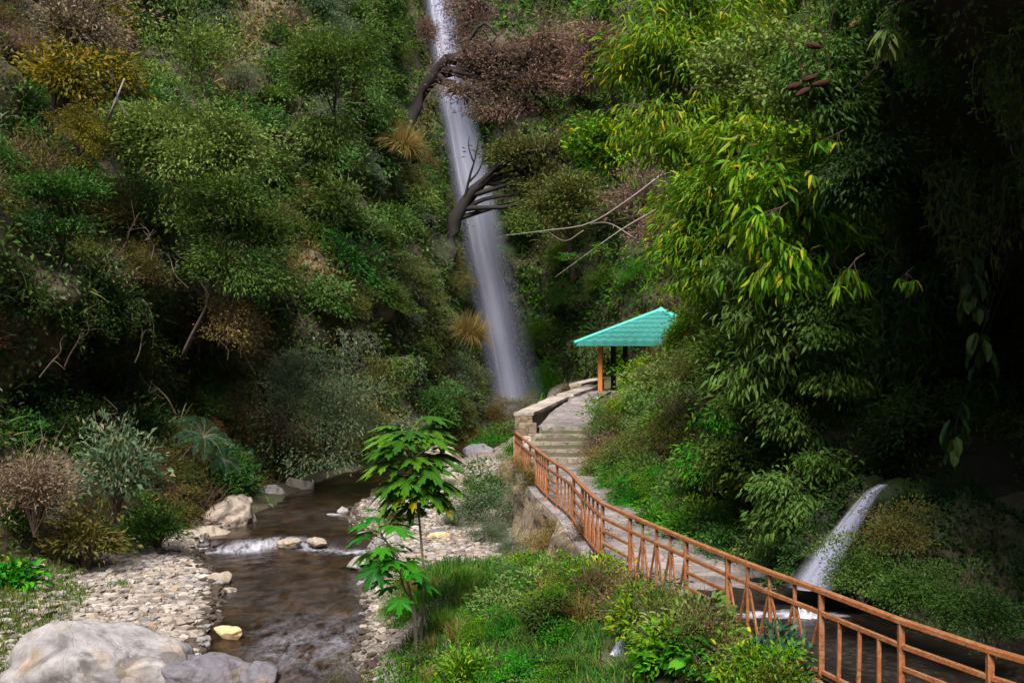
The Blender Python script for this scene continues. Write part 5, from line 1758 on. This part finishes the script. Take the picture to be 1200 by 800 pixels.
for px, py, Y, r, g, m, lb in FG:
    p = P(px, py, Y)
    gz = float(ground_z(p[:1], p[1:2])[0])
    zc = p[2]
    sz = np.clip((zc + r * .5 - gz) / (1.2 * r), .9, 2.2)
    plant(g, m, (p[0], p[1], gz - .05), r, lb, 'shrub', sc=(1, 1, sz), name='dry_shrub' if g == 'dry' else None)
got = []
while len(got) < 46:
    q = patch_right(60)[rng.integers(40)]
    if abs(600 + q[0] / q[1] * F - 712) < 45 and q[1] < 17:
        continue
    if 480 < 600 + q[0] / q[1] * F < 590 and q[1] > 18.5 or (got and min(np.hypot(*(q - g)) for g in got) < .45):
        continue
    got.append(q)
    g_, m_ = [('bush', 'vivid'), ('fine', 'vivid'), ('broad', 'vivid'), ('bush', 'light'), ('loose', 'yellowgreen'), ('bush', 'mid')][rng.integers(6)]
    z = float(ground_z(q[:1], q[1:])[0])
    plant(g_, m_, (q[0], q[1], z - .08), rng.uniform(.28, .5), 'low leafy bush growing in the grass of the near bank', 'shrub', 'low bushes on the near bank', name='low_bush')
for k in range(26):
    y = 12.3 + 9.2 * (k + rng.random()) / 26
    x = rail_x(y) - rng.uniform(.4, 1.15)
    if abs(600 + x / y * F - 712) < 40 and y < 17.5:
        continue
    g_, m_ = [('bush', 'vivid'), ('loose', 'yellowgreen'), ('fine', 'tan'), ('bush', 'mid'), ('dry', 'rust'), ('loose', 'light'), ('broad', 'mid'), ('fine', 'olive')][k % 8]
    z = float(ground_z(np.array([x]), np.array([y]))[0])
    plant(g_, m_, (x, y, z - .08), rng.uniform(.42, .62), 'leafy or dried shrub crowding the outer foot of the railing', 'shrub', 'shrubs along the outer foot of the railing', name='dry_shrub' if g_ == 'dry' else 'low_bush', sc=(1, 1, rng.uniform(1.0, 1.45)))
for k in range(34):
    q = patch_right(40)[rng.integers(30)]
    z = float(ground_z(q[:1], q[1:])[0])
    plant('tuft', ['grass', 'vivid', 'tan'][rng.integers(3)] if rng.random() < .8 else 'olive', (q[0], q[1], z), rng.uniform(.35, .7), 'tall grass tuft on the near bank between stream and railing', 'grass tuft', 'tall grass tufts on the near bank', name='grass_tuft')


got = []
while len(got) < 26:
    y = rng.uniform(25, 44)
    x = rng.uniform(-6.5, 1)
    d, w, ys, s_ = st_near(np.array([x]), np.array([y]))
    e = float(d[0] - w[0])
    if s_[0] < 0 or e < .35 or x > path_l(y) - .5 or (got and min(math.hypot(x - a, y - c) for a, c in got) < .7):
        continue
    got.append((x, y))
    g_, m_ = [('tuft', 'grass'), ('fine', 'grey'), ('bush', 'mid'), ('tuft', 'tan'), ('fine', 'olive')][rng.integers(5)]
    plant(g_, m_, (x, y, float(ground_z(np.array([x]), np.array([y]))[0]) - .05), rng.uniform(.25, .6), 'small plant growing out of the gravel bed right of the stream', 'plant', 'small plants on the right gravel bed', name='low_plant')


# ------------------------------------------------------------------ papaya
def papaya(base, stems, label, seed):
    r = tag(empty('papaya_tree', base), label, 'papaya tree', kind='thing')
    base = np.asarray(base)
    tb, cb, pb = MB(), MB(), MB()
    for pts, nl, ll, old in stems:
        L = spline([np.asarray(p) - base for p in pts], 20)
        tb.tube(L, np.linspace(.026, .015, 20), 8)
        n = nl
        for k in range(n):
            a = k * 2.399 + seed
            f = k / n
            i = int(19 - f * 3.2)
            p0 = L[i]
            elev = 1.1 - 1.95 * f + rng.normal() * .12
            o = np.array([math.cos(a), math.sin(a), 0])
            d = o * math.cos(elev) + np.array([0, 0, math.sin(elev)])
            pl = ll * rng.uniform(.8, 1.25)
            tip = p0 + d * pl * .9
            pt = spline([p0, p0 + d * pl * .5 + (0, 0, .03), tip], 6)
            pb.tube(pt, np.linspace(.011, .006, 6), 5)
            s = ll * rng.uniform(.7, 1.15)
            emit(cb, 'palmate', tip[None], (d * np.array([1, 1, .3]) + np.array([0, 0, -.25]))[None], (np.array([0, 0, 1.]) + o * .25 + rng.normal(size=3) * .12)[None], s, s * 1.12, 1 if (old and k in (n - 2, n - 5)) else 0)
    link('trunk', tb.mesh('papaya_trunk', bark('papaya_bark', (.10, .085, .06), (.24, .21, .16)), smooth=True), r)
    link('crown', cb.mesh('papaya_crown', [LM['papaya'], LM['papaya_old']], smooth=False), r)
    link('leaf_stalk', pb.mesh('papaya_stalks', plain('papaya_stalk', (.12, .17, .03), .5), smooth=True), r)


pb_ = P(492, 738, 19.2)
pb_[2] = float(ground_z(pb_[:1], pb_[1:2])[0]) - .05
papaya(pb_, [([pb_, P(497, 690, 19.1), P(494, 640, 19.1), P(488, 580, 19.1), P(478, 512, 19.2)], 62, .49, True)], 'taller papaya tree with a wide crown of bright lobed leaves beside the stream', 0)
pb2 = P(489, 745, 18.9)
pb2[2] = float(ground_z(pb2[:1], pb2[1:2])[0]) - .05
papaya(pb2, [([pb2, P(482, 700, 18.8), P(466, 655, 18.7), P(444, 622, 18.6)], 15, .40, False), ([pb2, P(486, 715, 18.8), P(474, 690, 18.7), P(468, 668, 18.6)], 10, .36, False)], 'shorter forked papaya leaning left under the taller crown', 2)

# thing kinds the names alone would not tell
for o in bpy.data.objects:
    if o.parent is None and o.get('category') and not o.get('kind'):
        o['kind'] = 'thing'

# ------------------------------------------------------------------ light, sky, camera
EL, AZ = math.radians(54), math.radians(192)      # the sun stands high, behind the camera (azimuth from +Y, clockwise)
w = bpy.data.worlds.new('World')
SC.world = w
w.use_nodes = True
nt = w.node_tree
nt.nodes.clear()
sky = nt.nodes.new('ShaderNodeTexSky')
sky.sky_type = 'NISHITA'
sky.sun_disc = False
sky.sun_elevation = EL
sky.sun_rotation = AZ
sky.air_density = 1.0
sky.dust_density = 3.0
bg = nt.nodes.new('ShaderNodeBackground')
bg.inputs['Strength'].default_value = .055
wo = nt.nodes.new('ShaderNodeOutputWorld')
nt.links.new(sky.outputs[0], bg.inputs[0])
nt.links.new(bg.outputs[0], wo.inputs[0])
sl = bpy.data.lights.new('sun', 'SUN')
sl.energy = 1.5
sl.angle = math.radians(22)
sl.color = (1, .95, .87)
so = bpy.data.objects.new('sun', sl)
COL.objects.link(so)
dirv = Vector((math.sin(AZ) * math.cos(EL), math.cos(AZ) * math.cos(EL), math.sin(EL)))
so.rotation_euler = dirv.to_track_quat('Z', 'Y').to_euler()
so.location = dirv * 60
cam = bpy.data.cameras.new('camera')
cam.sensor_width = 36
cam.lens = 36 * F / 1200
cam.clip_end = 600
co = bpy.data.objects.new('camera', cam)
co.rotation_euler = (math.pi / 2, 0, 0)
COL.objects.link(co)
SC.camera = co
SC.view_settings.view_transform = 'Standard'
SC.view_settings.look = 'None'
SC.view_settings.gamma = 1
SC.view_settings.exposure = 2.5
SC.render.engine = 'CYCLES'
SC.cycles.max_bounces = 7
SC.cycles.diffuse_bounces = 3
SC.cycles.transparent_max_bounces = 12
SC.cycles.use_denoising = True
SC.cycles.sample_clamp_indirect = 4
